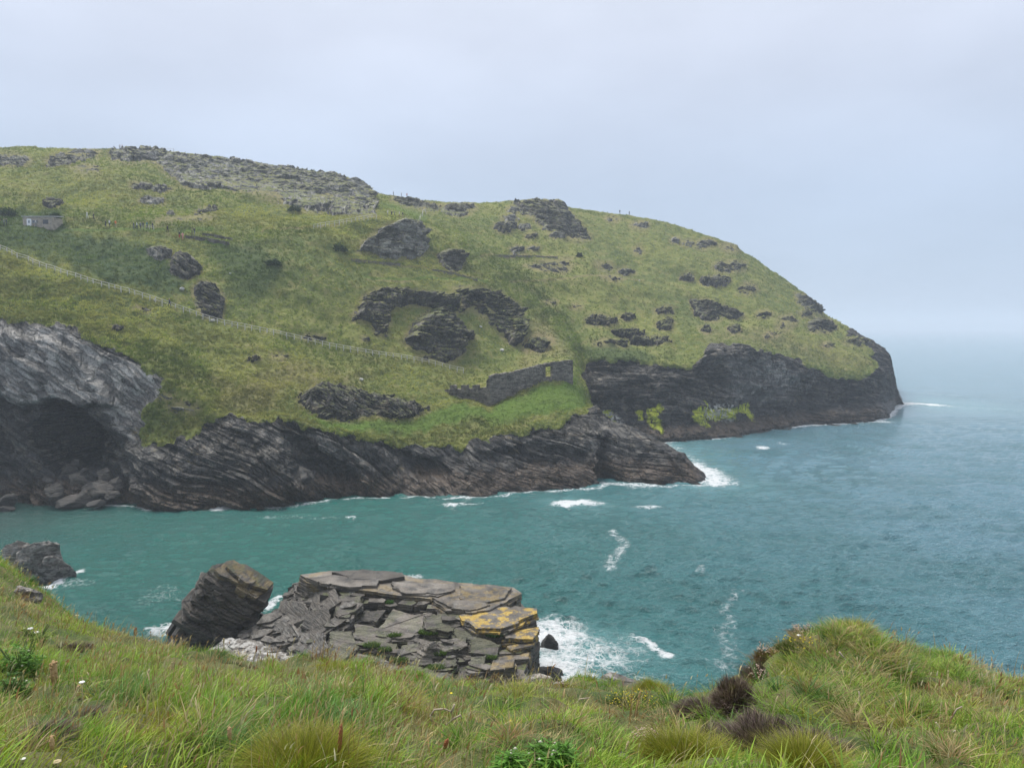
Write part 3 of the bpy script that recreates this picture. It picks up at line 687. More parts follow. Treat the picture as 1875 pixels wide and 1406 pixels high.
# small outcrops and loose ledges read off the photograph: column, row, half width, half height, paleness, what sets it apart
SMALL = [
 (20, 293, 24, 9, .6, "fan of pale slabs at the left end of the skyline slope"), (115, 290, 22, 8, .5, "low pale ledge left of a gap below the skyline"), (140, 283, 16, 8, .5, "lumpy grey rock just under the skyline hump"),
 (168, 282, 14, 7, .7, "bright grey boulder pile left of the long crag"), (105, 302, 14, 6, .3, "short dark ledge under the low pale ledge"), (158, 312, 18, 9, .5, "stepped grey rock sitting below the bright boulder pile"),
 (95, 368, 15, 6, .1, "dark brown scar in the turf above the hut"), (260, 340, 16, 5, .3, "dark slab in the turf below the long crag"), (295, 345, 13, 5, .5, "pale topped slab right of the dark slab"), (275, 364, 18, 5, .8, "white streaked ledge in the middle of the grass"),
 (312, 390, 6, 6, .8, "small white rock above the walkers"), (385, 387, 20, 7, .3, "dark ledge with thin pale beds above the ruin lines"), (360, 400, 14, 6, .4, "pale chip of rock under the thin bedded ledge"), (340, 408, 36, 6, .3, "long broken ledge just above the footpath"),
 (935, 400, 10, 6, .9, "white boulder on the slope below the right saddle"), (941, 384, 9, 5, .8, "cluster of white stones near the right saddle"), (928, 413, 16, 6, .3, "dark seat of rock under the white boulder"), (961, 413, 8, 6, .7, "pale upright rock beside the flat topped crag"),
 (1020, 430, 12, 5, .5, "grey ledge at the foot of the flat topped crag"), (973, 432, 8, 4, .2, "tiny dark ledge left of the crag foot"), (948, 458, 10, 7, .8, "bright rock at the end of the low terrace"), (975, 455, 9, 5, .8, "white leaning slab behind the low terrace"),
 (1105, 490, 14, 8, .3, "ragged dark tuft of rock on the right slope"), (1145, 497, 12, 6, .6, "pale rock right of the ragged dark one"), (1120, 511, 14, 5, .2, "dark hollow ledge below the pale rock"), (1168, 458, 6, 5, .9, "lone white stone in the middle of the right slope"),
 (1122, 401, 9, 4, .6, "grey stone close to the two skyline walkers"), (1170, 413, 13, 6, .95, "pair of white boulders below the skyline walkers"), (1237, 440, 6, 4, .8, "small white stone near the misty brow"), (1260, 445, 8, 4, .6, "grey stone near the misty brow"), (1290, 447, 16, 7, .4, "dim ledge fading into mist under the brow"),
 (1340, 452, 14, 8, .4, "blunt corner of rock on the misty skyline"), (1340, 488, 22, 9, .3, "wide dim outcrop under the misty skyline"), (1260, 505, 8, 5, .1, "black notch of rock right of mid slope"), (1310, 510, 18, 6, .2, "slanting dark bed of rock on the right slope"), (1372, 528, 10, 8, .4, "pale spot of rock near the right skyline"),
 (1007, 556, 10, 5, .0, "black hump above the pale bare scar"), (1056, 562, 8, 4, .0, "small black ledge right of the black hump"), (1102, 585, 18, 9, .0, "jagged black rock in the mid right slope"), (1150, 575, 8, 4, .0, "black chip right of the jagged black rock"), (1217, 566, 12, 5, .0, "flat black rock left of the forked outcrop"), (1218, 590, 10, 7, .0, "dark rock below the flat black rock"),
 (1292, 600, 6, 5, .0, "dark chip below the forked outcrop"), (1440, 590, 12, 12, .1, "tall dark rock on the seaward turf"), (1400, 575, 10, 5, .0, "thin dark ledge between the forked and tall rocks"), (1190, 620, 28, 6, .0, "row of dark rock under heathery turf"), (1120, 628, 22, 6, .0, "dark ledge at the head of the gully"), (1150, 605, 22, 4, .0, "fine dark seam above the heathery turf"),
 (985, 627, 15, 9, .0, "dark rock in place of a small cave mouth above the ruined wall"), (855, 612, 10, 9, .0, "dark shadowed rock at the shoulder of the buttress"), (800, 655, 26, 6, .0, "flat skirt of dark rock at the foot of the buttress"), (575, 617, 16, 4, .0, "dark ledge just above the long fence"), (668, 620, 5, 4, .0, "single dark stone above the long fence"),  # first entry: a rock added where a small dark cave recess belongs
 (262, 570, 12, 5, .0, "black stone on the turf below the long fence"), (210, 602, 9, 5, .0, "black stone over the grey cave cliff"), (465, 655, 10, 3, .0, "dark step in the turf below the long fence"), (510, 655, 14, 5, .0, "dark grassy step right of the other step"), (340, 748, 20, 10, .6, "pale flakes of slate in the hanging turf"), (305, 730, 12, 8, .5, "grey flake at the edge of the hanging turf"),
 (1035, 478, 8, 4, .5, "pale end stone of the low terrace"), (1480, 572, 9, 6, .1, "dark ledge left of the rounded outcrop"), (1580, 625, 24, 7, .0, "dark rim of rock on the seaward skyline"), (1415, 612, 9, 4, .0, "small dark ledge above the sea cliff"), (1346, 600, 8, 4, .0, "dark chip on the turf above the sea cliff"), (1515, 632, 7, 4, .0, "dark stone on the last turf of the headland"),
]
for i, (x, y, rx, ry, pl, lab) in enumerate(SMALL):
    crag("rock_outcrop", ell(x, y, rx * 1.25, ry * .85, 11, i), 0.35 + 0.07 * ry, lab, "rock", "small rocks and ledges on the turf", pale=pl, bare=0.25 + 0.4 * pl, seed=20 + i, edge=1.5 + 0.75 * ry, lev=0.75, lip=0.85, up=2, efq=0.75 / ry, rim=2.0, tmax=7.93)

# ------------------------------------------------------------------ rough grass over the whole hillside
def blades(base, h, w, az, lean, cb, ct, curl=0.55, seg=3):
    n = len(base)
    ts = np.linspace(0, 1, seg + 1)
    V = np.zeros((n, 2 * seg + 1, 3), np.float32); C = np.zeros((n, 2 * seg + 1, 3), np.float32)
    dx, dy = np.cos(az), np.sin(az)
    face = R.random(n) * 2 * math.pi
    sx, sy = np.cos(face), np.sin(face)
    for i, t in enumerate(ts):
        off = lean * h * t ** 1.7
        cz = h * (t - curl * np.minimum(lean, 1.2) * 0.55 * t ** 2.2)
        c = np.stack([base[:, 0] + dx * off, base[:, 1] + dy * off, base[:, 2] + cz], -1)
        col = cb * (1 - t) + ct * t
        if i < seg:
            ww_ = (w * (1 - 0.75 * t ** 1.5) / 2)
            sv = np.stack([sx * ww_, sy * ww_, 0 * ww_], -1)
            V[:, 2 * i] = c - sv; V[:, 2 * i + 1] = c + sv
            C[:, 2 * i] = col; C[:, 2 * i + 1] = col
        else:
            V[:, 2 * i] = c; C[:, 2 * i] = col
    k = 2 * seg + 1
    o = (np.arange(n) * k)[:, None]
    L, cnt = [], []
    for i in range(seg - 1):
        L.append(o + np.array([2 * i, 2 * i + 1, 2 * i + 3, 2 * i + 2]))
    quads = np.stack(L, 1).reshape(n, -1)
    tri = o + np.array([2 * seg - 2, 2 * seg - 1, 2 * seg])
    loops = np.concatenate([quads, tri], 1).ravel()
    counts = np.tile([4] * (seg - 1) + [3], n)
    return V.reshape(-1, 3), counts, loops, C.reshape(-1, 3)
def foliage_mat(name, trans=0.35, rough=0.6, attr='col', spec=0.25):
    s = NT(name)
    c = s.attr(attr, 'Color')
    s.set('Base Color', c); s.set('Roughness', rough); s.set('Specular IOR Level', spec)
    tr = s.n('ShaderNodeBsdfTranslucent'); s.put(tr.inputs[0], s.mixc(1.0, c, (1.0, 1.05, 0.7), 'MULTIPLY'))
    mx = s.n('ShaderNodeMixShader'); mx.inputs[0].default_value = trans
    s.t.links.new(s.p.outputs[0], mx.inputs[1]); s.t.links.new(tr.outputs[0], mx.inputs[2]); s.t.links.new(mx.outputs[0], s.out.inputs[0])
    return s.m
M_BLADE = foliage_mat("grass_blades")
# thin soil and scree round the outcrops: rock shows through the turf there
hr = rock.ravel() + 0.46 * (HALO * sstep(-.25, .35, fbm(GBX / 2.5, GBY / 2.5, GBZ / 2.5, 4, 333))).ravel()
hill.data.attributes['rock'].data.foreach_set('value', np.ascontiguousarray(np.clip(hr, 0, 1)[HU], dtype=np.float32))
dr2 = np.clip(dry + 0.7 * HALO * (rock < .3), 0, 1); hill.data.attributes['dry'].data.foreach_set('value', np.ascontiguousarray(dr2.ravel()[HU], dtype=np.float32))
okm = (HALO * R.random(HALO.shape) < 0.5) & (rock < 0.4) & (~CRAGMASK) & (TT > 1.0) & (TT < 8.6) & (GZ > 3)
idx = np.flatnonzero(okm.ravel())
NT_ = 62000
pick = R.choice(idx, NT_, replace=False)
base0 = HP.reshape(-1, 3)[pick]; nor = NS2.reshape(-1, 3)[pick]
per = 7
base = np.repeat(base0, per, 0) + np.concatenate([R.normal(0, 0.16, (NT_ * per, 2)), np.full((NT_ * per, 1), -0.12)], 1)
big_ = fbm(base0[:, 0] / 22, base0[:, 1] / 22, base0[:, 2] / 22, 4, 301)
md_ = fbm(base0[:, 0] / 3.5, base0[:, 1] / 3.5, base0[:, 2] / 3.5, 3, 302)
t1 = sstep(-0.3, 0.3, big_ + 0.5 * md_ + R.normal(0, 0.18, NT_))[:, None]
tipc = (1 - t1) * np.array([0.165, 0.225, 0.038]) + t1 * np.array([0.40, 0.39, 0.125])
gr = np.array([0.055, 0.085, 0.022])
fl = fern.ravel()[pick][:, None]; lu = lush.ravel()[pick][:, None]; dr = dry.ravel()[pick][:, None]
tipc = tipc * (1 - 0.8 * fl) + 0.8 * fl * np.array([0.065, 0.115, 0.035])
tipc = tipc * (1 - 0.9 * lu) + 0.9 * lu * np.array([0.13, 0.215, 0.03])
tipc = tipc * (1 - 0.6 * dr) + 0.6 * dr * np.array([0.33, 0.27, 0.14])
tipc = tipc * R.uniform(0.75, 1.25, (NT_, 1)) * (0.72 + 0.6 * sstep(-.4, .4, fbm(base0[:, 0] / 8, base0[:, 1] / 8, base0[:, 2] / 8, 3, 303)))[:, None]
hh = np.repeat(R.uniform(0.3, 0.75, NT_) * (1 - 0.55 * lu[:, 0]), per) * R.uniform(0.7, 1.2, NT_ * per)
downx = np.repeat(nor[:, 0], per); downy = np.repeat(nor[:, 1], per)
az = np.arctan2(downy, downx) + R.normal(0, 1.0, NT_ * per)
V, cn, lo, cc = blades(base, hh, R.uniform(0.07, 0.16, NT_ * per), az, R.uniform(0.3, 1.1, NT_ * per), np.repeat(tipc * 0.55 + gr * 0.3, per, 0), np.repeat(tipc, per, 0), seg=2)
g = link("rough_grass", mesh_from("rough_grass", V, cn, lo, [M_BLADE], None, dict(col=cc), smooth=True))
tag(g, "rough tussocky grass covering the headland", None, None, "stuff")
# ------------------------------------------------------------------ fences, hut, ruined wall, walkers on the headland
M_WOOD = plain("weathered_fence_wood", (0.50, 0.48, 0.43), 0.8, 0.15, 3)
def resample(pts, step):
    pts = np.array(pts, float); d = np.concatenate([[0], np.cumsum(np.hypot(*np.diff(pts, axis=0).T))])
    n = max(2, int(round(d[-1] / step)) + 1); t = np.linspace(0, d[-1], n)
    return np.stack([np.interp(t, d, pts[:, 0]), np.interp(t, d, pts[:, 1])], 1)
def fence(name, pts, step, h, label, rails=(0.55, 1.0), pr=0.078, rr_=0.042, pin=None, tmax=8.05):
    P = []
    for x, y in resample(pts, step):
        p, n, i = hit(x, y, 0.9, tmax) if pin is None else (at(x, y, pin), None, None)
        P.append(p)
    P = np.array(P)
    P[:, 1] = gauss1(P[:, 1], 1.2, 0); P[:, 2] = gauss1(P[:, 2], 0.8, 0)
    e = empty(name, P[0], label, "fence")
    o = P[0]
    me = None
    for k, p in enumerate(P):
        if me is None:
            m = MB(); m.box((-pr, -pr, -0.5), (pr, pr, h)); me = m.mesh("post", [M_WOOD])
        q = link("post", me, e); q.location = Vector(p - o) + Vector((0, 0, random.uniform(-0.06, 0.06))); q.rotation_euler = (random.uniform(-.05, .05), random.uniform(-.05, .05), random.uniform(-.3, .3))
    for hh_ in rails:
        m = MB(); m.tube([tuple(p - o + np.array([0, -pr - rr_ + 0.01, hh_ * h + random.uniform(-.03, .03)])) for p in P], rr_, 4); m.build("rail", M_WOOD, e)
    return e
fence("post_and_rail_fence", [(-60, 432), (0, 456), (45, 475), (100, 496), (200, 527), (250, 540), (300, 556), (345, 573), (400, 591), (450, 601), (500, 611), (600, 634), (680, 648), (740, 656), (800, 668), (850, 681)], 13.2, 1.15, "long pale post and rail fence descending across the whole hillside", tmax=4.9)
fence("post_and_rail_fence", [(574, 418), (610, 412), (650, 405), (690, 398)], 7.8, 1.35, "short slanting white fence above the pale blocky crag", pr=0.07)
fence("stair_railing", [(764, 409), (770, 400), (776, 392), (781, 387)], 5.5, 1.3, "steep stair railing climbing to the dip in the skyline", pr=0.07)
fence("skyline_railing", [(268, 275.5), (282, 275.5), (300, 276), (320, 277)], 17, 1.2, "thin safety railing standing on the skyline above the long crag", rails=(0.5, 1.0), pr=0.06, rr_=0.04)
fence("path_barrier", [(268, 417), (283, 418.5)], 7, 1.0, "two panel barrier beside the walkers on the footpath", pr=0.05)

# the stone hut
hp, _, _ = hit(70, 413)
e = empty("stone_hut", (hp[0], hp[1], hp[2] - 0.1), "small stone hut with a white door beside the footpath", "hut")
L, D, HH = 3.5, 2.2, 2.45
def stone_mat(name, c0, c1, sx=2.2, sz=7.0, warm=0.0):
    s = NT(name)
    m = s.mapv(s.pos, (sx, sx, sz))
    v = s.voro(m, 1.0, 'F1', 'Color'); d = s.voro(m, 1.0, 'DISTANCE_TO_EDGE')
    g = s.n('ShaderNodeRGBToBW'); s.put(g.inputs[0], v)
    c = s.mixc(g.outputs[0], c0, c1)
    c = s.mixc(s.ramp(s.noise(s.pos, 0.9, 4), 0.45, 0.7, 0, 0.6), c, tuple(x * 0.55 for x in c0))
    c = s.mixc(s.ramp(s.noise(s.pos, 3.0, 4), 0.6, 0.72, 0, 0.5), c, (0.26, 0.25, 0.20))
    s.set('Base Color', c); s.set('Roughness', 0.85)
    s.set('Normal', s.bump(s.ramp(d, 0.0, 0.12), 0.12, 1.0, s.bump(s.noise(s.pos, 5, 4), 0.1, 0.8)))
    return s.m
M_HUT = stone_mat("hut_stone", (0.40, 0.35, 0.29), (0.68, 0.60, 0.51))
m = MB(); m.box((-L, 0, -0.6), (L, D * 2, HH)); w_ = m.build("wall", M_HUT, e)
m = MB()
m.add([(-L - .2, -.25, HH + .002), (L + .2, -.25, HH + .002), (L + .2, 2 * D + .2, HH + .62), (-L - .2, 2 * D + .2, HH + .62), (-L - .2, -.25, HH + .17), (L + .2, -.25, HH + .17), (L + .2, 2 * D + .2, HH + .80), (-L - .2, 2 * D + .2, HH + .80)], [(0, 3, 2, 1), (4, 5, 6, 7), (0, 1, 5, 4), (1, 2, 6, 5), (2, 3, 7, 6), (3, 0, 4, 7)])
m.build("roof", plain("hut_roof", (0.50, 0.50, 0.50), 0.7, 0.2, 2), e)
m = MB(); m.box((-L + .95, -.07, 0), (-L + 2.05, .04, 2.0)); d_ = m.build("door", plain("white_door", (0.80, 0.82, 0.84), 0.5, 0.05), e)
m = MB(); m.box((-L + 1.3, -.085, 1.0), (-L + 1.7, -.068, 1.6)); m.build("door_sign", plain("sign_grey", (0.22, 0.27, 0.33), 0.5), d_)
m = MB(); m.box((-1.3, -.06, 0.95), (0.1, .03, 1.7)); b_ = m.build("notice_board", plain("board_frame", (0.38, 0.37, 0.35), 0.5), e)
m = MB(); m.box((-1.2, -.072, 1.03), (-0.68, -.058, 1.62)); m.box((-.58, -.072, 1.25), (0, -.058, 1.62)); m.build("notice", plain("board_sheet", (0.10, 0.13, 0.16), 0.4), b_)
m = MB(); m.box((1.3, -.04, 0.8), (2.6, .03, 1.8)); m.build("window", plain("hut_window", (0.05, 0.055, 0.06), 0.2), e)

# the ruined curtain wall
M_RUIN = stone_mat("ruin_masonry", (0.05, 0.045, 0.040), (0.30, 0.27, 0.23), 1.1, 3.6)
rbase = hit(900, 752)[0]
ew = empty("ruined_curtain_wall", (0, 170, 12), "dark ruined castle wall with battlements and a doorway above the green bank", "ruined wall")
OW = np.array([0, 170, 12.0])
def wall_piece(name, path, parent, thick=0.9, n=60, foot=2.2, rough=0.16, seed=0):
    """path: (column, base row, top row, distance)"""
    pa = np.array(path, float); d = np.concatenate([[0], np.cumsum(np.hypot(np.diff(pa[:, 0]), np.diff(pa[:, 3]) * 3))])
    u = np.linspace(0, d[-1], n)
    c = np.interp(u, d, pa[:, 0]); yb = np.interp(u, d, pa[:, 1]); yt = np.interp(u, d, pa[:, 2]); Y = np.interp(u, d, pa[:, 3])
    zb = EYE + ratio(yb) * Y - foot; zt = EYE + ratio(yt) * Y
    X = xk(c, (yb + yt) / 2) * Y
    zt = zt + 0.22 * fbm(u / 2.5, u * 0, u * 0 + seed, 3, 401)
    nv = 26
    V = []
    tx, ty = np.gradient(X), np.gradient(Y); l = np.hypot(tx, ty); nx, ny = ty / l, -tx / l
    ring = []
    for i in range(nv):
        t = i / (nv - 1); z = zb * (1 - t) + zt * t
        r = rough * (hsh(np.floor(np.arange(n) / 1.6), i, 1, seed) - 0.3) + 0.1 * (1 - t)
        ring.append(np.stack([X + nx * r, Y + ny * r, z], -1))
    for i in range(nv):
        t = 1 - i / (nv - 1); z = zb * (1 - t) + zt * t
        ring.append(np.stack([X - nx * thick, Y - ny * thick, z], -1))
    G = np.array(ring) - OW                       # (2nv, n, 3)
    q = grid_faces(2 * nv, n)
    V = G.reshape(-1, 3)
    capL = [i * n for i in range(2 * nv)]; capR = [i * n + n - 1 for i in range(2 * nv)]
    loops = np.concatenate([q.ravel(), capL, capR[::-1]])
    return link(name, mesh_from(name, V, [4] * len(q) + [2 * nv, 2 * nv], loops, [M_RUIN], smooth=False), parent)
wall_piece("wall_section", [(808, 727, 714, 172), (830, 729, 712, 170.5), (862, 733, 712, 168.5), (893, 747, 709, 166.2)], ew, seed=1)
for a, b in ((824, 834), (844, 856), (865, 876)):
    wall_piece("battlement", [(a, 719, 705.5 if a < 840 else 706, 171.3 - (a - 808) * .065), (b, 721, 705, 171.3 - (b - 808) * .065)], ew, n=8, foot=0, rough=0.08, thick=0.7, seed=a)
wall_piece("wall_section", [(891, 748, 697, 166.2), (897, 753, 689, 165.6), (905, 748, 686, 166.2), (920, 735, 683.5, 167.2), (935, 724, 682, 168.5), (960, 714, 675.5, 170.2), (985, 706, 669, 172), (999, 702, 665.5, 173)], ew, seed=2, n=110)
wall_piece("wall_section", [(1011.5, 699, 663, 174), (1030, 698, 661, 175.2), (1049, 698, 659, 176.4)], ew, seed=3, n=50)
wall_piece("door_lintel", [(998.5, 671.5, 665, 172.95), (1012, 670.5, 663, 174.05)], ew, n=12, foot=0, seed=4)
m = MB(); c_ = at(1005, 694, 173.4) - OW
for k in range(4):
    m.box((c_[0] - .75, c_[1] - .5 + .3 * k, c_[2] - 1.2), (c_[0] + .75, c_[1] + 1.1, c_[2] - .1 + .2 * k))
m.build("step", M_RUIN, ew)
def low_wall(pts, h, label, tone, th=0.6):
    P = np.array([hit(x, y)[0] for x, y in resample(pts, 4)]); P[:, 1] = gauss1(P[:, 1], 1.5, 0); P[:, 2] = gauss1(P[:, 2], 1.5, 0)
    m = MB()
    for a, b in zip(P[:-1], P[1:]):
        for r in range(2):
            for k in range(2):
                f0, f1 = k / 2, (k + 1) / 2 - 0.04
                p, q = a + (b - a) * f0, a + (b - a) * f1
                z = r * h / 2; jj = random.uniform(-.06, .06)
                v = [(p[0], p[1] - th / 2 + jj, p[2] - .5 * (r == 0) + z), (q[0], q[1] - th / 2 + jj, q[2] - .5 * (r == 0) + z), (q[0], q[1] + th / 2, q[2] - .5 * (r == 0) + z), (p[0], p[1] + th / 2, p[2] - .5 * (r == 0) + z)]
                t = random.uniform(-.08, .08)
                v += [(x, y, (p[2] if i in (0, 3) else q[2]) + z + h / 2 - 0.02 + t) for i, (x, y, _) in enumerate(v)]
                m.add(v, [(0, 3, 2, 1), (4, 5, 6, 7), (0, 1, 5, 4), (1, 2, 6, 5), (2, 3, 7, 6), (3, 0, 4, 7)])
    o = m.build("low_stone_wall", tone); return tag(o, label, "stone wall", "low ruined walls on the hillside")
M_PALEW = stone_mat("pale_ruin_stone", (0.15, 0.14, 0.11), (0.30, 0.28, 0.23))
low_wall([(340, 433), (375, 437), (420, 445)], 0.6, "low dark ruin wall in the turf right of the walkers", M_RUIN)
low_wall([(372, 428), (400, 431), (425, 437)], 0.45, "thin ruin line above the dark low wall", M_RUIN)
low_wall([(905, 467), (950, 467), (985, 468), (1022, 470)], 0.4, "pale terrace wall under the flat topped crag", M_PALEW)
low_wall([(645, 474), (690, 479), (735, 483)], 0.4, "low bank wall beneath the pale blocky crag", M_PALEW)
low_wall([(790, 492), (835, 500), (876, 512)], 0.45, "curving low wall under the squat dark outcrop", M_PALEW)

# loose white stones on the turf
M_STONE = plain("white_quartz", (0.52, 0.51, 0.48), 0.8, 0.2, 2)
for x, y, r, lab in ((921, 641, 0.75, "white striped slab lying above the ruined wall"), (1170, 512, .4, "white stone on the pale track of the right slope"), (882, 598, .45, "pale stone in the green hollow by the black crag"), (390, 586, .6, "pale stone lying at the foot of the mossy rock face"),
                     (336, 530, .7, "pale split stone left of the mossy rock face"), (662, 693, .5, "white stone in the turf above the low ledge"), (286, 549, .35, "white bundle resting on the long fence"), (423, 499, .3, "white speck of stone on the green slope")):
    p, n, _ = hit(x, y)
    m = MB(); m.blob((0, 0, 0), (r, r * .7, r * .55), 9, 6, 0, .25); o = m.build("loose_stone", M_STONE); o.location = p + np.array([0, 0, r * .25]); o.rotation_euler = (.2, .5 * random.random(), random.random() * 3)
    tag(o, lab, "stone", "loose pale stones on the turf")

# dark bushes
def bush(x, y, rx, ry, lab, nleaf=900, c=(0.03, 0.055, 0.02)):
    p, n, _ = hit(x, y + ry)
    Yd = p[1]; a = rx * Yd / FPX; b = ry * 1.7 * Yd / FPX
    u = R.normal(0, 1, (nleaf, 3)); u /= np.linalg.norm(u, axis=1, keepdims=True); u[:, 2] = np.abs(u[:, 2])
    r = R.uniform(0.45, 1.0, (nleaf, 1)) * (0.8 + 0.35 * fbm(u[:, 0] * 2, u[:, 1] * 2, u[:, 2] * 2, 2, int(x)))[:, None]
    pos = u * r * np.array([a, a * .8, b])
    h = R.uniform(.25, .5, nleaf); tip = np.array(c) * R.uniform(.7, 1.7, (nleaf, 1))
    V, cn, lo, cc = blades(pos - [0, 0, .15], h, h * .55, np.arctan2(u[:, 1], u[:, 0]), R.uniform(.4, 1.2, nleaf), tip * .7, tip, seg=2)
    o = link("bush", mesh_from("bush", V, cn, lo, [M_BLADE], None, dict(col=cc))); o.location = p
    return tag(o, lab, "bush", "dark bushes on the hillside")
bush(541, 376, 17, 9, "dark pointed bush against the foot of the long crag")
bush(625, 449, 19, 11, "round dark bush left of the pale blocky crag")
bush(15, 380, 20, 12, "broad dark bush beside the hut on the left edge")
bush(100, 390, 12, 7, "small bush right behind the hut roof")
bush(1062, 462, 7, 5, "tiny dark bush on the right slope below the crag")
bush(500, 475, 18, 9, "low dark bramble patch in the middle slope")

# walkers
def person_mesh(pose):
    s = dict(pel=(0, 0, .93), che=(0, 0, 1.32), nec=(0, 0, 1.50), hd=(0, .01, 1.60), hd2=(0, .01, 1.73))
    st = {'stand': (.02, -.02, .10), 'walk': (.26, -.24, .22), 'lean': (.06, -.04, .34)}[pose]
    J = [((0, 0, .93), .15), ((0, 0, 1.15), .14), ((0, -.01, 1.36), .17), ((0, 0, 1.49), .06), ((0, -.015, 1.60), .095), ((0, -.015, 1.72), .085)]
    E = [(0, 1), (1, 2), (2, 3), (3, 4), (4, 5)]
    for sgn, f in ((1, st[0]), (-1, st[1])):
        b = len(J)
        J += [((sgn * .10, 0, .86), .105), ((sgn * .11, -f * .6, .48), .075), ((sgn * .11, -f * .5 + (.1 if f < -.1 else 0), .09), .052), ((sgn * .12, -f * .5 - .15 + (.1 if f < -.1 else 0), .04), .045)]
        E += [(0, b), (b, b + 1), (b + 1, b + 2), (b + 2, b + 3)]
        b = len(J)
        J += [((sgn * .20, 0, 1.40), .075), ((sgn * .25, f * .5, 1.13), .052), ((sgn * .23, f * .7 - st[2], .90 + st[2] * .4), .04), ((sgn * .22, f * .7 - st[2] - .05, .80 + st[2] * .5), .036)]
        E += [(2, b), (b, b + 1), (b + 1, b + 2), (b + 2, b + 3)]
    me = bpy.data.meshes.new("person"); me.from_pydata([j[0] for j in J], E, [])
    o = bpy.data.objects.new("person", me); COL.objects.link(o)
    o.modifiers.new("skin", 'SKIN'); sub = o.modifiers.new("sub", 'SUBSURF'); sub.levels = 1
    lay = me.skin_vertices[0].data
    for v, j in zip(lay, J): v.radius = (j[1], j[1] * .8)
    lay[0].use_root = True
    dg = bpy.context.evaluated_depsgraph_get(); dg.update()
    m2 = bpy.data.meshes.new_from_object(o.evaluated_get(dg))
    bpy.data.objects.remove(o); bpy.data.meshes.remove(me)
    return m2
PM = {k: person_mesh(k) for k in ('stand', 'walk', 'lean')}
_mc = {}
def cloth(c):
    if c not in _mc: _mc[c] = plain("clothing", c, .85, .08)
    return _mc[c]
M_SKIN, M_HAIR = plain("skin", (.45, .28, .2), .6, .05), plain("hair", (.05, .035, .025), .7, .1)
DK, WH, BL, NV, RD, OR, PK, GY_, TN, TE = (.02, .02, .025), (.62, .62, .6), (.05, .12, .3), (.015, .025, .06), (.4, .05, .04), (.6, .17, .03), (.55, .24, .22), (.18, .19, .2), (.3, .23, .15), (.05, .2, .2)
def person(x, y, top, legs, pose, lab, group="walkers on the headland", rz=0.0, sc=1.0, Y=None, tmax=8.05):
    if Y is None: p = hit(x, y, 3.0, tmax)[0]
    else: p = at(x, y, Y)
    me = PM[pose].copy(); me.name = "person"
    for c in (cloth(legs), cloth(top), M_SKIN, M_HAIR): me.materials.append(c)
    co = np.zeros(len(me.vertices) * 3, np.float32); me.vertices.foreach_get('co', co); co = co.reshape(-1, 3)
    mi = []
    for pl in me.polygons:
        c = co[list(pl.vertices)].mean(0)
        mi.append(3 if (c[2] > 1.70 or (c[2] > 1.58 and c[1] > .02)) else 2 if (c[2] > 1.47 or (c[2] < .90 and abs(c[0]) > .19 and c[2] > .7)) else 1 if (c[2] > .90 or abs(c[0]) > .19) else 0)
    me.polygons.foreach_set('material_index', mi); me.polygons.foreach_set('use_smooth', [True] * len(mi))
    o = link("person", me); o.location = p + np.array([0, 0, 0.10]); o.rotation_euler = (0, 0, rz); o.scale = (sc,) * 3
    return tag(o, lab, "person", group)
for a in [
 (1, 412.5, OR, DK, 'walk', "person in orange at the far left edge of the path"), (8, 412.5, GY_, DK, 'stand', "person in grey left of the hut, nearer the picture edge"), (13.5, 412.5, NV, DK, 'stand', "person in dark blue standing just left of the hut"),
 (68, 413.5, WH, GY_, 'stand', "person in white reading the notice board on the hut"), (74.5, 413, TN, PK, 'lean', "person in tan clothes in front of the hut window"), (84.5, 413.5, DK, DK, 'stand', "person in black in front of the hut wall, left of two"), (89.5, 413.5, NV, DK, 'stand', "person in navy in front of the hut wall, right of the one in black"), (94, 413.5, GY_, WH, 'walk', "person with pale trousers at the right end of the hut"),
 (161, 398.5, WH, WH, 'walk', "person all in white on the turf above the path"), (171.5, 401, DK, DK, 'walk', "person all in black on the turf above the path"),
 (195, 414, DK, NV, 'stand', "person in black and navy on the green path"), (199.8, 414, WH, NV, 'stand', "person in white top on the green path beside one in black"), (211, 414.5, OR, TN, 'lean', "small person in orange sitting low on the green path"),
 (245, 417.5, NV, GY_, 'stand', "person in navy left of the path barrier"), (249.5, 418, WH, NV, 'walk', "person in white next to navy one left of the barrier"), (258, 417.5, GY_, DK, 'stand', "person in grey close to the left post of the barrier"), (263, 417.5, DK, GY_, 'lean', "person in black bending beside the barrier"), (271, 417, TE, DK, 'stand', "person in teal behind the path barrier"), (279, 417.5, NV, DK, 'stand', "person in navy at the right post of the barrier"),
 (306, 423.5, DK, DK, 'walk', "lone person in black right of the path barrier"), (330, 434, DK, RD, 'stand', "person in black and red on the rocky knoll"), (335.5, 437.5, PK, PK, 'walk', "person in pink coming down the rocky knoll"), (353, 427.5, TN, DK, 'stand', "person in brown standing beyond the pink walker"), (357.5, 428.5, DK, GY_, 'lean', "person in black crouched next to the one in brown"),
 (312, 560, NV, DK, 'walk', "person in navy walking along the long fence"),
 (711, 393.5, WH, GY_, 'stand', "person in white at the top of the slanting fence"), (718, 394.5, DK, DK, 'walk', "person in black at the top of the slanting fence"), (725, 394, GY_, NV, 'stand', "person in grey in the group above the blocky crag"), (732, 395, WH, TN, 'stand', "person in white shirt and tan trousers above the blocky crag"), (738, 396, DK, TN, 'lean', "person bending at the right end of the group above the crag"),
]:
    person(*a, rz=random.uniform(-2, 2))
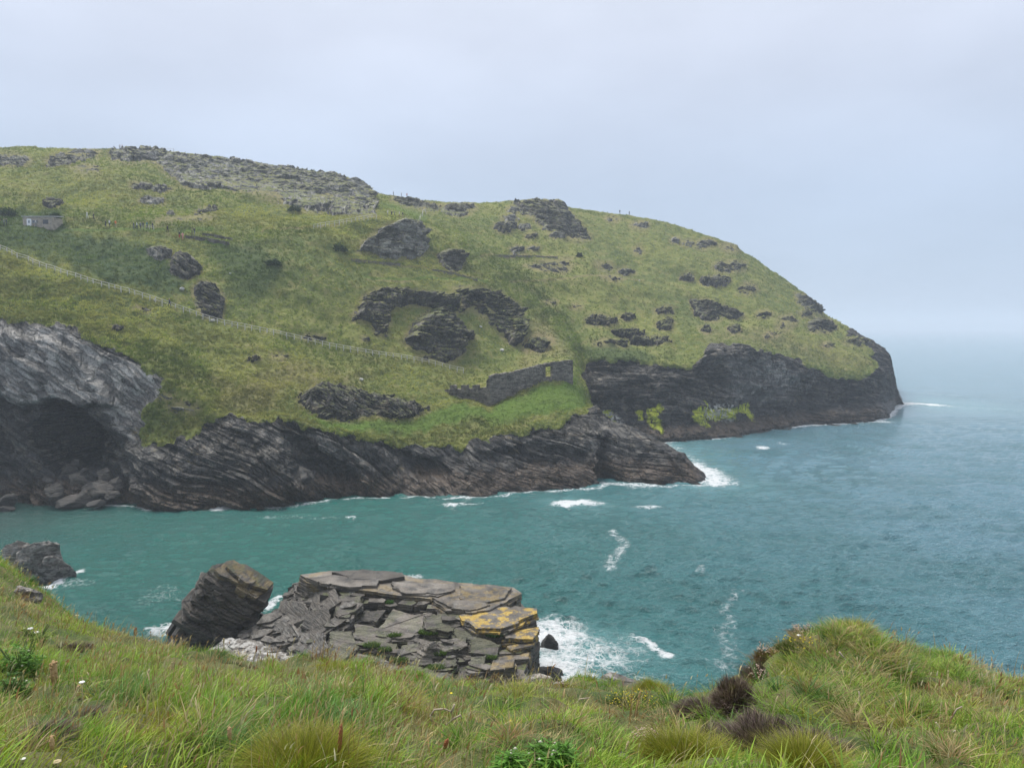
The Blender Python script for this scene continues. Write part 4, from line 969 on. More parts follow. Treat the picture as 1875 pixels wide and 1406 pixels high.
for x, y, c, lab in ((218.5, 272.5, WH, "pale person on the skyline left of the safety railing"), (221.8, 272.5, PK, "pinkish person on the skyline left of the safety railing"), (719, 358, GY_, "first of three hazy people along the dip of the skyline"), (734, 361.5, TN, "middle one of three hazy people along the dip of the skyline"), (744.5, 363, PK, "third of three hazy people along the dip of the skyline"), (1134, 392.5, DK, "dark person on the right skyline, further from the sea"), (1152, 394.5, DK, "dark person on the right skyline, nearer the sea")):
    j = int(np.searchsorted(xs, x)); zt = HP[:, j]; r = np.argmin(HPY[:, j] + (TT[:, j] < 6) * 1e6); p = HP[r, j]
    o = person(x, y, c, GY_ if c != DK else DK, 'stand', lab, rz=random.uniform(-2, 2), sc=1.0); o.location = p + np.array([0, 0.3, 0.02])
# ------------------------------------------------------------------ the layered slate platform and the rocks standing in the cove
def slab_mat():
    s = NT("layered_slate")
    tone = s.attr('tone')
    co = s.n('ShaderNodeVectorMath', operation='ADD'); s.put(co.inputs[0], s.pos); s.put(co.inputs[1], s.attr('off', 'Vector'))
    sp = s.n('ShaderNodeSeparateXYZ'); s.put(sp.inputs[0], s.pos)
    n1 = s.noise(s.mapv(co.outputs[0], (0.55, 0.55, 7.0), (0.08, -0.10, 0)), 1.0, 6, 0.65, 0.3)
    n2 = s.noise(s.pos, 1.1, 5, 0.6)
    n3 = s.noise(s.pos, 7.0, 4, 0.65)
    c = s.mixc(s.ramp(n1, 0.36, 0.66), (0.028, 0.027, 0.026), (0.185, 0.168, 0.146))
    c = s.mixc(s.ramp(n2, 0.35, 0.68, 0, 0.7), c, (0.140, 0.118, 0.094))
    c = s.mixc(s.ramp(n3, 0.56, 0.70, 0, 0.5), c, (0.30, 0.285, 0.26))
    c = s.mixc(s.ramp(n3, 0.45, 0.30, 0, 0.6), c, (0.035, 0.034, 0.034))
    k = s.n('ShaderNodeVectorMath', operation='SCALE'); s.put(k.inputs[0], c); s.put(k.inputs['Scale'], tone); c = k.outputs[0]
    c = s.mixc(s.ramp(sp.outputs['Z'], 2.6, 0.6, 0, 0.8), c, (0.020, 0.020, 0.021))
    up = s.n('ShaderNodeSeparateXYZ'); s.put(up.inputs[0], s.n('ShaderNodeNewGeometry').outputs['True Normal'])
    li = s.math('MULTIPLY', s.attr('lichen'), s.ramp(s.noise(s.pos, 0.9, 6, 0.7), 0.46, 0.57))
    c = s.mixc(li, c, s.mixc(s.ramp(n3, 0.4, 0.65), (0.33, 0.20, 0.03), (0.50, 0.38, 0.10)))
    gu = s.math('MULTIPLY', s.attr('guano'), s.ramp(s.noise(s.mapv(s.pos, (1.4, 1.4, 2.2)), 1.0, 6, 0.7), 0.44, 0.56))
    c = s.mixc(gu, c, (0.52, 0.51, 0.48))
    mo = s.math('MULTIPLY', s.attr('moss'), s.math('MULTIPLY', s.ramp(s.noise(s.pos, 0.8, 4, 0.6), 0.46, 0.54), s.ramp(up.outputs['Z'], 0.3, 0.7)))
    c = s.mixc(mo, c, s.mixc(s.ramp(n3, 0.4, 0.65), (0.045, 0.065, 0.010), (0.13, 0.16, 0.02)))
    s.set('Base Color', c); s.set('Roughness', 0.62); s.set('Specular IOR Level', 0.35)
    s.set('Normal', s.bump(n3, 0.05, 1.0, s.bump(n2, 0.18, 0.8, s.bump(n1, 0.30, 1.0))))
    return s.m
M_SLAB = slab_mat()
class Slabs:
    def __init__(s): s.v, s.c, s.l, s.t, s.li, s.mo, s.gu, s.o = [], [], [], [], [], [], [], []
    def prism(s, c, rx, ry, th, rot, M=None, n=7, tone=1.0, li=0.0, mo=0.0, gu=0.0, taper=0.02, jag=0.22, pw=0.75):
        """an irregular slate plate: top at c, thickness th below, M turns it"""
        a = np.sort(np.linspace(0, 2 * math.pi, n, endpoint=False) + R.uniform(-.3, .3, n))
        sq = 1.0 / np.maximum(np.abs(np.cos(a)), np.abs(np.sin(a))) ** pw          # squarish outline
        r = sq * R.uniform(1 - jag, 1.0, n)
        x, y = rx * r * np.cos(a), ry * r * np.sin(a)
        cr, sr = math.cos(rot), math.sin(rot)
        x, y = cr * x - sr * y, sr * x + cr * y
        top = np.stack([x, y, R.uniform(-.03, .03, n)], 1)
        mid = np.stack([x * (1 + taper), y * (1 + taper), np.full(n, -th * .45) + R.uniform(-.04, .04, n)], 1)
        k = 1 + R.uniform(-.10, .02, n)
        bot = np.stack([x * k, y * k, np.full(n, -th)], 1)
        P = np.vstack([top, mid, bot])
        if M is not None: P = P @ np.array(M).T
        P = P + np.asarray(c)
        o = sum(len(q) for q in s.v)
        s.v.append(P)
        f = [list(range(o, o + n)), list(range(o + 3 * n - 1, o + 2 * n - 1, -1))]
        for b in (0, 1):
            for i in range(n):
                j = (i + 1) % n
                f.append([o + b * n + i, o + (b + 1) * n + i, o + (b + 1) * n + j, o + b * n + j])
        for q in f: s.c.append(len(q)); s.l += q
        for lst, val in ((s.t, tone), (s.li, li), (s.mo, mo), (s.gu, gu)): lst += [val] * (3 * n)
        s.o += [list(R.uniform(-20, 20, 3))] * (3 * n)
    def build(s, name, parent=None):
        V = np.vstack(s.v)
        me = mesh_from(name, V, s.c, s.l, [M_SLAB], None, dict(tone=s.t, lichen=s.li, moss=s.mo, guano=s.gu, off=np.array(s.o)), smooth=False)
        return link(name, me, parent)
def rotx(a): c, s = math.cos(a), math.sin(a); return np.array([[1, 0, 0], [0, c, -s], [0, s, c]])
def roty(a): c, s = math.cos(a), math.sin(a); return np.array([[c, 0, s], [0, 1, 0], [-s, 0, c]])
def rotz(a): c, s = math.cos(a), math.sin(a); return np.array([[c, -s, 0], [s, c, 0], [0, 0, 1]])
def at_z(x, y, z):
    Y = (z - EYE) / ratio(y); return np.array([xk(x, y) * Y, Y, z])

def fill(S, poly, zf, tilt, size, dens, depth=1.5, tone=1.0, li=0, mo=0, gu=0, zj=0.14, rot0=0.1, lay=0.24, keep=None):
    """plates laid over a ledge outlined in the picture; zf(x,y of picture)->height"""
    pw = np.array([at_z(x, y, zf(x, y))[:2] for x, y in poly])
    lo, hi = pw.min(0), pw.max(0)
    n = int(dens * (hi[0] - lo[0]) * (hi[1] - lo[1]))
    p = R.uniform(lo, hi, (n, 2))
    p = p[poly_sd(p[:, 0], p[:, 1], pw) > 0.15]
    sdp = poly_sd(p[:, 0], p[:, 1], pw)
    for (x, y), d in zip(p, sdp):
        z = 5.0
        for _ in range(3):
            a, b = project(np.array([x, y, z])); z = zf(float(a), float(b))
        sx = min(R.uniform(*size), 0.55 + 1.1 * d); sy = sx * R.uniform(.32, .65)
        t = tilt + R.normal(0, .035, 2)
        z0 = z + R.normal(0, zj)
        zz_ = z0
        j = 0
        while zz_ > z0 - depth:
            th = lay * R.uniform(.5, 1.4)
            S.prism((x + R.normal(0, .14), y + R.normal(0, .14), zz_), sx * (1 + .06 * j), sy * (1 + .06 * j), th, rot0 + R.normal(0, .22), rotx(t[0]) @ roty(t[1]), int(R.choice([4, 5, 5, 6, 7])), tone * R.uniform(.65, 1.25),
                    li * (R.random() < .6), mo * (R.random() < .5), gu * R.uniform(.4, 1))
            zz_ -= th * .93; j += 1
def ledge(S, poly, zf, depth, tilt=(0.0, 0.0), lay=0.34, step=0.75, jut=0.30, grow=0.05, tone=1.0, li=0.0, mo=0.0, gu=0.0, seed=0):
    """a ledge outlined in the picture, built as a pile of continuous beds with broken edges"""
    pw = np.array([at_z(x, y, zf(x, y)) for x, y in poly]); c = pw.mean(0)
    z0 = 0.0; k = 0
    while z0 < depth:
        th = lay * R.uniform(.45, 1.5) * (1.0 if k else .8)
        P = []
        for i in range(len(pw)):
            p, q = pw[i], pw[(i + 1) % len(pw)]; L_ = np.hypot(*(q - p)[:2]); n = max(1, int(L_ / step)); e = (q - p) / max(L_, 1e-6)
            o = np.array([e[1], -e[0], 0]); o = o if np.dot((p + q) / 2 + o * .1 - c, o) > 0 else -o
            ts = np.sort(np.concatenate([[0], R.uniform(0.02, .98, n)])) if n > 1 else [0]
            for t in ts:
                j = jut * (float(hsh(int(t * L_ / 1.1) + 31 * i, k, 1, seed)) - .65) + R.normal(0, .05)
                if R.random() < .35 and len(P): P.append(P[-1] + e * .0 + 0); P[-1] = p + (q - p) * t + o * (j + R.uniform(-.2, .2))
                P.append(p + (q - p) * min(1, t + .02) + o * j)
        P = np.array(P); P[:, :2] = c[:2] + (P[:, :2] - c[:2]) * (1 + grow * k * .5)
        zt = zf(float(poly[0][0]), float(poly[0][1])) if False else None
        base = P[:, 2] + tilt[0] * (P[:, 0] - c[0]) + tilt[1] * (P[:, 1] - c[1]) - z0
        n = len(P); o_ = sum(len(q) for q in S.v)
        sh = R.uniform(-.05, .05, (n, 2))
        top = np.column_stack([P[:, :2], base + R.normal(0, .012, n)]); mid = np.column_stack([P[:, :2] + sh, base - th * .55]); bot = np.column_stack([P[:, :2] - sh * .5, base - th])
        S.v.append(np.vstack([top, mid, bot]))
        f = [list(range(o_, o_ + n))] + [[o_ + b_ * n + i, o_ + (b_ + 1) * n + i, o_ + (b_ + 1) * n + (i + 1) % n, o_ + b_ * n + (i + 1) % n] for b_ in (0, 1) for i in range(n)]
        for q in f: S.c.append(len(q)); S.l += q
        tn = tone * R.uniform(.7, 1.15)
        for lst, val in ((S.t, tn), (S.li, li if k < 3 else 0), (S.mo, mo), (S.gu, gu)): lst += [val] * (3 * n)
        S.o += [list(R.uniform(-20, 20, 3))] * (3 * n)
        z0 += th * .97; k += 1
S = Slabs()
ZA = lambda x, y: 7.2 - 0.0016 * (x - 540)
ZB = lambda x, y: 6.45
ZC = lambda x, y: 5.6 - 0.011 * max(0, y - 1120) + 0.0012 * (x - 640)
ZD = lambda x, y: float(np.clip(np.interp(x, [480, 540, 610, 650], [2.6, 5.0, 6.6, 6.9]) - 0.014 * max(0, y - 1085), 1.0, 7))
ZF = lambda x, y: float(np.clip(1.6 + 0.030 * (y - 1150), 1.2, 3.6))
up = lambda f, d: (lambda x, y: f(x, y) + d)
fl = lambda z: (lambda x, y: z)
# upper platform and the thin sheets lying on it
ledge(S, [(548, 1052), (600, 1046), (735, 1051), (760, 1058), (840, 1066), (945, 1075), (955, 1085), (930, 1101), (897, 1115), (858, 1120), (816, 1115), (789, 1095), (737, 1091), (693, 1084), (661, 1079), (612, 1072), (566, 1062)], ZA, 9.0, (0, .01), .30, .9, .35, .015, 1.05, .22, seed=1)
ledge(S, [(606, 1045), (660, 1042), (738, 1049), (741, 1056), (700, 1062), (640, 1058)], up(ZA, .34), .5, (.02, .02), .26, .8, .3, .03, .75, seed=2)
ledge(S, [(560, 1056), (610, 1052), (700, 1062), (690, 1074), (640, 1074), (580, 1064)], up(ZA, .22), .35, (.03, .03), .2, .9, .3, .03, 1.1, seed=3)
ledge(S, [(715, 1066), (830, 1068), (835, 1078), (800, 1088), (735, 1084)], up(ZA, .25), .4, (-.02, .02), .2, .9, .35, .03, 1.15, seed=4)
ledge(S, [(840, 1071), (940, 1078), (925, 1094), (880, 1104), (838, 1092)], up(ZA, .18), .3, (.01, .03), .18, .9, .35, .03, 1.1, .3, seed=5)
ledge(S, [(790, 1096), (870, 1100), (900, 1106), (860, 1116), (822, 1112)], up(ZA, .16), .3, (-.03, .05), .16, .7, .3, .03, 1.15, .15, seed=6)
# orange ledges stepping down the right end
ledge(S, [(838, 1126), (862, 1119), (943, 1108), (985, 1113), (983, 1122), (943, 1142), (916, 1152), (872, 1150), (848, 1136)], ZB, 8.5, (-.01, .0), .26, .8, .35, .0, 1.0, .95, seed=7)
ledge(S, [(919, 1157), (950, 1150), (987, 1146), (984, 1160), (976, 1168), (921, 1168)], fl(5.85), 7.5, (-.01, .02), .32, .6, .3, .0, 1.05, .9, seed=8)
ledge(S, [(925, 1182), (982, 1170), (975, 1183), (938, 1190)], fl(5.45), 7, (-.01, .03), .3, .6, .3, .0, .95, .55, seed=9)
ledge(S, [(894, 1202), (974, 1193), (970, 1206), (900, 1212)], fl(5.05), 6.6, (-.01, .03), .28, .6, .3, .0, .95, .4, seed=10)
ledge(S, [(902, 1208), (943, 1208), (941, 1222), (898, 1226)], fl(5.25), .9, (.02, .03), .5, .6, .15, .02, 1.1, .3, seed=11)
ledge(S, [(880, 1222), (968, 1214), (962, 1240), (880, 1246)], fl(4.55), 6, (.0, .03), .3, .6, .3, .0, .85, seed=12)
# broken middle of the platform
ledge(S, [(640, 1112), (700, 1116), (800, 1118), (870, 1130), (925, 1160), (965, 1180), (962, 1236), (900, 1250), (760, 1250), (690, 1236), (606, 1208), (600, 1165), (632, 1140)], up(ZC, -.25), 7, (0, 0), .45, .8, .5, .0, .8, mo=.7, seed=13)
for i, (pl, dz, tl, tn) in enumerate((
    ([(705, 1138), (720, 1118), (757, 1127), (800, 1121), (778, 1146), (755, 1160), (685, 1150)], .22, (.02, .08), 1.1), ([(649, 1143), (683, 1150), (747, 1164), (693, 1176), (648, 1168)], .12, (.0, .08), 1.1), ([(605, 1158), (644, 1160), (655, 1188), (618, 1212), (604, 1194)], .30, (.06, .10), 1.0),
    ([(735, 1180), (769, 1176), (771, 1192), (730, 1197)], .18, (.05, .02), .9), ([(791, 1213), (835, 1203), (838, 1217), (793, 1222)], .18, (.03, .06), .95), ([(860, 1166), (914, 1176), (909, 1196), (865, 1196)], .35, (-.08, .05), .8), ([(862, 1202), (889, 1202), (888, 1221), (861, 1224)], .35, (.06, .12), .9),
    ([(650, 1192), (700, 1205), (742, 1224), (735, 1238), (690, 1226), (642, 1210)], .1, (.03, .03), 1.15), ([(775, 1130), (830, 1126), (850, 1140), (820, 1152), (780, 1150)], .5, (-.06, .10), .75), ([(826, 1150), (868, 1152), (872, 1166), (838, 1172)], .30, (.05, .10), .8), ([(690, 1178), (728, 1176), (726, 1190), (695, 1194)], .1, (-.05, .05), .9),
    ([(800, 1172), (850, 1168), (856, 1184), (812, 1190)], .2, (.1, .06), .95), ([(745, 1202), (790, 1198), (792, 1212), (750, 1216)], .1, (-.04, .1), .85), ([(840, 1224), (880, 1222), (884, 1238), (842, 1240)], .15, (.02, .1), .9), ([(752, 1226), (820, 1226), (826, 1242), (770, 1246)], .1, (-.03, .06), 1.0), ([(668, 1118), (704, 1120), (690, 1136), (655, 1132)], .2, (.08, .1), .85),
    ([(606, 1098), (640, 1090), (664, 1096), (652, 1116), (618, 1122)], .9, (.1, .12), .7), ([(810, 1122), (858, 1124), (862, 1138), (816, 1136)], .55, (-.05, .1), .7))):
    ledge(S, pl, up(ZC, dz), .9, (tl[0] * 1.4, tl[1] * 1.3), .17, .45, .24, .03, tn, 0, .25, seed=20 + i)
fill(S, [(640, 1114), (760, 1122), (870, 1134), (930, 1160), (962, 1180), (955, 1236), (900, 1244), (760, 1246), (690, 1232), (608, 1205), (602, 1165), (636, 1140)], up(ZC, -.05), (0.03, 0.06), (0.3, 1.2), .9, .6, .95, mo=.5, zj=.2, lay=.15)
# the broken step under the upper platform
for x in np.arange(600, 872, 15):
    y = np.interp(x, [600, 661, 737, 789, 816, 870], [1074, 1082, 1093, 1098, 1117, 1122]); p = at_z(x, y, ZA(x, y)); z = p[2] - .25 - R.random() * .5
    while z > 4.8:
        th = R.uniform(.25, .8)
        S.prism((p[0] + R.normal(0, .15), p[1] - .15 - .35 * (p[2] - z) * .4 + R.normal(0, .15), z), R.uniform(.4, .95), R.uniform(.4, .7), th, R.normal(0.05, .25), rotx(R.normal(.02, .04)) @ roty(R.normal(.02, .05)), 5, R.uniform(.5, 1.0), 0, .4 * (R.random() < .3))
        z -= th * .95
# left flank falling towards the gap, and the white washed foot
ledge(S, [(530, 1074), (560, 1062), (620, 1076), (655, 1092), (640, 1140), (604, 1190), (565, 1206), (490, 1182), (505, 1130)], up(ZD, -.15), 6, (0, 0), .5, .8, .5, .02, .75, gu=.1, seed=50)
for i, (pl, dz, tl, tn, g_) in enumerate((([(536, 1072), (572, 1064), (600, 1072), (590, 1096), (548, 1100)], .25, (.05, .1), 1.0, .1), ([(575, 1086), (612, 1078), (625, 1100), (592, 1118), (566, 1110)], .2, (.1, .1), .8, 0), ([(520, 1102), (560, 1104), (572, 1124), (530, 1140), (508, 1130)], .15, (.1, .15), .95, .1), ([(560, 1122), (600, 1118), (612, 1140), (580, 1160), (552, 1146)], .25, (.1, .2), .7, 0), ([(500, 1140), (540, 1142), (552, 1164), (515, 1176), (488, 1162)], .15, (.2, .2), .95, .2), ([(552, 1164), (596, 1160), (600, 1184), (566, 1200), (542, 1186)], .2, (.15, .2), .9, .2))):
    ledge(S, pl, up(ZD, dz), .9, tl, .3, .6, .25, .03, tn, gu=g_, seed=60 + i)
fill(S, [(528, 1076), (560, 1072), (620, 1090), (650, 1104), (640, 1140), (600, 1195), (560, 1206), (490, 1178), (504, 1130)], up(ZD, .0), (0.22, -0.30), (0.3, 1.1), .9, .8, .85, mo=.3, gu=.15, zj=.15, rot0=-.35, lay=.2)
fill(S, [(385, 1180), (420, 1165), (500, 1172), (560, 1195), (610, 1205), (690, 1235), (700, 1262), (560, 1240), (440, 1222), (385, 1205)], ZF, (0.22, -0.12), (0.4, 1.5), 1.7, 2.2, 1.15, gu=1.0, zj=.14, rot0=-.35, lay=.22)
for x, y, a in ((640, 1092, .9), (634, 1112, 1), (626, 1132, 1), (616, 1152, 1), (606, 1170, .9)):
    p = at_z(x, y, 6.3 - .022 * (y - 1092))
    for k in range(7): S.prism(p + np.array([R.normal(0, .2), R.normal(0, .3), .1 - .42 * k]), R.uniform(.4, .75), R.uniform(.6, 1.0), .5, R.normal(-.4, .3), rotx(.35) @ roty(-.35), 6, .9, 0, 0, a)
# bedrock under the plates
def core(S, poly, zf, drop, zb=-3.0):
    top = [at_z(x, y, zf(x, y)) - [0, 0, drop] for x, y in poly]; n = len(top)
    P = np.array(top + [[p[0] * 1.0, p[1], zb] for p in top]); o = sum(len(q) for q in S.v); S.v.append(P)
    f = [list(range(o, o + n))] + [[o + i, o + n + i, o + n + (i + 1) % n, o + (i + 1) % n] for i in range(n)]
    for q in f: S.c.append(len(q)); S.l += q
    for lst, val in ((S.t, .6), (S.li, 0), (S.mo, .4), (S.gu, 0)): lst += [val] * (2 * n)
    S.o += [[0, 0, 0]] * (2 * n)
# slabs that close the gap at the foot of the wedge
fill(S, [(425, 1160), (470, 1140), (515, 1118), (530, 1150), (520, 1185), (450, 1190)], lambda x, y: float(np.clip(1.2 + .018 * (x - 430) + .01 * (1180 - y), .8, 3.4)), (0.25, -0.25), (0.4, 1.6), 2.2, 2.6, .75, gu=.15, zj=.25, rot0=-.4, lay=.3)
core(S, [(400, 1185), (500, 1185), (600, 1215), (690, 1262), (520, 1262), (400, 1225)], ZF, .7)
tag(S.build("slate_platform"), "broad stepped platform of layered slate with orange lichen on its right edges", "rock outcrop", "slate rocks in the cove")
def rock_tuft(x, y, z, rx, n, lab, col=(.10, .17, .03)):
    p = at_z(x, y, z)
    rq = R.random(n) ** .5; aq = R.uniform(0, 6.283, n); n = n
    b = np.stack([rq * np.cos(aq) * rx * 1.1, rq * np.sin(aq) * rx * .6, np.full(n, -.05)], 1)
    tip = np.array(col) * R.uniform(.6, 1.5, (n, 1))
    V, cn, lo, cc = blades(b, R.uniform(.15, .42, n), R.uniform(.05, .10, n), R.uniform(0, 6.28, n), R.uniform(.2, 1.0, n), tip * .5, tip, seg=2)
    o = link("grass_tuft", mesh_from("grass_tuft", V, cn, lo, [M_BLADE], None, dict(col=cc))); o.location = p
    tag(o, lab, "grass tuft", "grass tufts in the cracks of the slate platform")
for a in ((785, 1158, 5.55, .75, 420, "olive tuft in the middle of the slate platform"), (722, 1164, 5.5, .5, 260, "thin tuft left of the middle of the slate platform"), (905, 1162, 5.9, .7, 420, "dark green tuft under the orange ledge", (.05, .12, .02)), (680, 1182, 5.2, .6, 300, "long strip of turf on the left of the slate platform"), (705, 1190, 5.1, .5, 260, "turf beside the long strip on the slate platform"),
          (730, 1210, 4.9, .6, 380, "bright tuft where a crack runs down the platform"), (806, 1198, 5.1, .4, 220, "green tuft by the pale weathered lump"), (712, 1104, 6.3, .35, 200, "green tuft in the upper step of the platform", (.07, .16, .03)), (800, 1222, 4.8, .6, 300, "olive tuft at the foot of the platform"), (900, 1205, 5.2, .4, 200, "small tuft beside the square block")):
    rock_tuft(*a)

# tilted wedge rock left of the platform
T = Slabs()
pk = at(410, 1030, 72.0)
tilt = rad(33); Mt = rotx(0.10) @ roty(tilt)
nrm = Mt @ np.array([0, 0, 1.0]); ax = Mt @ np.array([1.0, 0, 0])
h = 0.0; k = 0
while h < 9.5:
    th = R.uniform(.14, .55)
    lf = np.interp(h, [0, .8, 1.6, 3, 4, 6, 9.5], [-.15, -.6, -1.1, -1.4, -1.2, -.7, -.3]) + R.normal(0, .28)
    rt = np.interp(h, [0, .9, 2, 3.5, 5, 9.5], [4.9, 5.5, 5.7, 5.4, 6.0, 7.5]) + R.normal(0, .3)
    w = (rt - lf) / 2
    dp = np.interp(h, [0, 2, 9], [1.5, 2.1, 2.8]) + R.normal(0, .12)
    c = pk - nrm * h + ax * (lf + w) + np.array([0, .4 - .25 * h + R.normal(0, .12), 0])
    T.prism(c, w, dp, th, R.normal(0, .03), Mt @ rotx(R.normal(0, .015)), 9, R.uniform(.4, .85), 0.25 * (k < 2), 0.25 * (R.random() < .3), 0, jag=.15, pw=.95)
    for _ in range(int(R.integers(1, 4))):
        T.prism(c + ax * R.uniform(-w * .7, w * .5) + np.array([0, -dp * .75, 0]) + nrm * .05, R.uniform(.35, 1.3), R.uniform(.35, .8), th * R.uniform(.6, 1.6), R.normal(0, .2), Mt, 6, R.uniform(.5, .95), .2 * (k < 4))
    h += th * .92; k += 1
for i in range(26):                       # broken blocks round its black foot
    p = at_z(R.uniform(322, 480), R.uniform(1120, 1178), 0.6 + R.uniform(0, 1.2)); T.prism(p, R.uniform(.5, 1.3), R.uniform(.5, 1.0), R.uniform(.8, 2.0), R.uniform(0, 3), Mt @ rotx(R.normal(0, .2)), 6, R.uniform(.4, .7))
tag(T.build("wedge_rock"), "dark wedge of tilted slate beds peaking left of the platform", "rock outcrop", "slate rocks in the cove")
# grass green streaks on the wedge
def facet_rock(name, c, r, lab, cat, mat, group=None, seed=0, tone=1.0, planes=14, nu=64, nv=36, rz=0.0, noise=.2, attrs=None, parent=None):
    rg = np.random.default_rng(seed)
    u = np.linspace(0, 2 * math.pi, nu, endpoint=False); v = np.linspace(0.02, math.pi - .02, nv)
    d = np.stack([np.sin(v)[:, None] * np.cos(u), np.sin(v)[:, None] * np.sin(u), np.cos(v)[:, None] * np.ones(nu)], -1).reshape(-1, 3)
    rad_ = np.full(len(d), 1.25)
    for i in range(planes):
        n = rg.normal(0, 1, 3); n[2] = abs(n[2]) * .8 if rg.random() < .7 else n[2]; n /= np.linalg.norm(n)
        q = d @ n; rad_ = np.where(q > .05, np.minimum(rad_, rg.uniform(.62, .98) / np.maximum(q, .05)), rad_)
    P = d * np.minimum(rad_, 1.25)[:, None] * np.array(r)
    f = 2.2 / max(r)
    P = P * (1 + noise * fbm(P[:, 0] * f + seed, P[:, 1] * f, P[:, 2] * f * 2, 4, seed % 50))[:, None]
    ca, sa = math.cos(rz), math.sin(rz); P = np.stack([ca * P[:, 0] - sa * P[:, 1], sa * P[:, 0] + ca * P[:, 1], P[:, 2]], -1)
    i = np.arange(nu * nv).reshape(nv, nu); j = np.roll(i, -1, 1)
    q = np.stack([i[:-1], i[1:], j[1:], j[:-1]], -1).reshape(-1, 4)
    loops = np.concatenate([q.ravel(), i[0], i[-1][::-1]])
    A = dict(tone=np.full(len(P), tone), lichen=np.zeros(len(P)), moss=np.zeros(len(P)), guano=np.zeros(len(P)))
    for k_, val in (attrs or {}).items(): A[k_] = np.full(len(P), val)
    me = mesh_from(name, P, [4] * len(q) + [nu, nu], loops, [mat], None, A, smooth=False)
    o = link(name, me, parent); o.location = c
    return tag(o, lab, cat, group)
E_ = empty("cove_rock", at_z(70, 1060, 0), "grey rock in the water behind the grassy slope on the left", "rock outcrop", "slate rocks in the cove")
for k_, (x, y, z, r, tn, sd_) in enumerate(((62, 1036, 1.4, (2.6, 1.9, 3.4), .95, 3), (92, 1052, .6, (2.3, 1.6, 2.4), .7, 5), (40, 1018, 2.2, (1.7, 1.5, 2.6), 1.15, 8), (112, 1058, -.2, (1.5, 1.2, 1.1), .6, 9))):
    o = facet_rock("rock_block", at_z(x, y, z) - np.array(E_.location), r, None, None, M_SLAB, None, sd_, tn, 16, parent=E_, rz=.4 * k_, attrs=dict(guano=.25))
for k_, (x, y, z, r, lab) in enumerate(((1006, 1182, .2, (1.0, .9, 1.3), "black wet stump of rock in the foam beside the platform"), (1000, 1236, .2, (1.6, 1.0, 1.0), "low wet rock at the foot of the platform face"))):
    facet_rock("wet_rock", at_z(x, y, z), r, lab, "rock", M_SLAB, "slate rocks in the cove", 21 + k_, .5)
facet_rock("weathered_lump", at_z(786, 1190, 5.3), (.85, .6, .75), "pale pitted lump of rock standing on the slate platform", "rock", M_SLAB, None, 33, 1.7, 10, noise=.35)
# fallen blocks below the cave
for k_, (x, y, r, tn, lab) in enumerate(((182, 893, (2.6, 1.8, 1.5), 1.0, "big flat grey boulder lying before the cave"), (140, 916, (2.9, 1.6, 1.0), .95, "long grey slab sloping into the water below the cave"), (180, 922, (1.9, 1.1, .6), .8, "low wet slab right of the long grey slab"), (186, 872, (1.3, 1.2, 1.6), 1.0, "upright block behind the big flat boulder"), (142, 882, (2.0, 1.5, 1.5), .8, "dark hunched boulder in the cave mouth"),
    (106, 881, (1.0, .8, .9), .95, "small grey boulder left of the hunched one"), (80, 884, (1.2, .8, .7), 1.1, "pale tilted slab at the left of the boulder pile"), (100, 902, (2.4, 1.6, 1.5), .7, "brown ribbed boulder in front of the pale slab"), (212, 886, (1.3, 1.0, 1.1), .8, "wedge boulder against the right cave wall"), (160, 868, (1.6, 1.3, 1.2), .6, "shadowed boulder at the back of the pile"), (125, 862, (1.5, 1.2, 1.2), .5, "dark block just inside the cave"), (140, 850, (1.3, 1.0, 1.2), .45, "darkest block deep in the cave mouth"),
    (155, 905, (1.2, 1.0, .9), .85, "block wedged between the two flat boulders"), (12, 916, (1.6, 1.2, 1.1), .7, "rounded wet rock at the left end of the shore"), (8, 932, (1.3, 1.0, .6), .6, "lowest wet rock at the left picture edge"), (205, 905, (1.4, .9, .8), .6, "dark wet block right of the big flat boulder"))):
    Yb = float(np.interp(y, [845, 870, 895, 922, 935], [137, 133.5, 130, 127, 124.5])); p = at(x, y, Yb)
    facet_rock("fallen_boulder", p, r, lab, "boulder", M_SLAB, "fallen boulders below the cave", 60 + k_, tn, 12, 40, 24, rz=.7 * k_)
# ------------------------------------------------------------------ the near slope the photographer stands on
kx = np.linspace(-1.5, 1.5, 800)
fxp = CX + kx * FPX * 0.97
def frow(spec):
    k = [p[0] for p in spec]; return np.interp(fxp, k, [p[1] for p in spec]), np.interp(fxp, k, [p[2] for p in spec])
F_B = frow([(-300, 1425, 3.3), (900, 1425, 3.5), (1500, 1425, 3.8), (2100, 1425, 4.0)])
F_1 = frow([(-300, 1325, 5.2), (0, 1335, 5.0), (300, 1335, 5.0), (700, 1338, 5.0), (1000, 1338, 5.2), (1300, 1330, 5.4), (1500, 1325, 5.5), (2100, 1330, 5.8)])
F_2 = frow([(-300, 1150, 11), (0, 1205, 9), (200, 1240, 8), (480, 1265, 7.6), (650, 1270, 7.2), (760, 1282, 7.4), (900, 1285, 7.8), (1110, 1292, 7.6), (1230, 1296, 7.4), (1340, 1266, 7.2), (1500, 1228, 7.2), (1700, 1254, 7.6), (1875, 1296, 8), (2100, 1300, 8)])
F_3 = frow([(-300, 1010, 17), (0, 1080, 15), (120, 1160, 13), (230, 1190, 12), (480, 1232, 11), (600, 1228, 9.8), (680, 1245, 9.5), (760, 1256, 10), (900, 1258, 10), (1110, 1268, 10), (1230, 1276, 9.3), (1300, 1262, 9.0), (1340, 1240, 8.5), (1385, 1202, 8.2), (1430, 1182, 8.1), (1500, 1174, 8.2), (1550, 1178, 8.2), (1600, 1197, 8.3), (1700, 1210, 8.8), (1800, 1262, 9.5), (1875, 1266, 9.6), (2100, 1270, 9.6)])
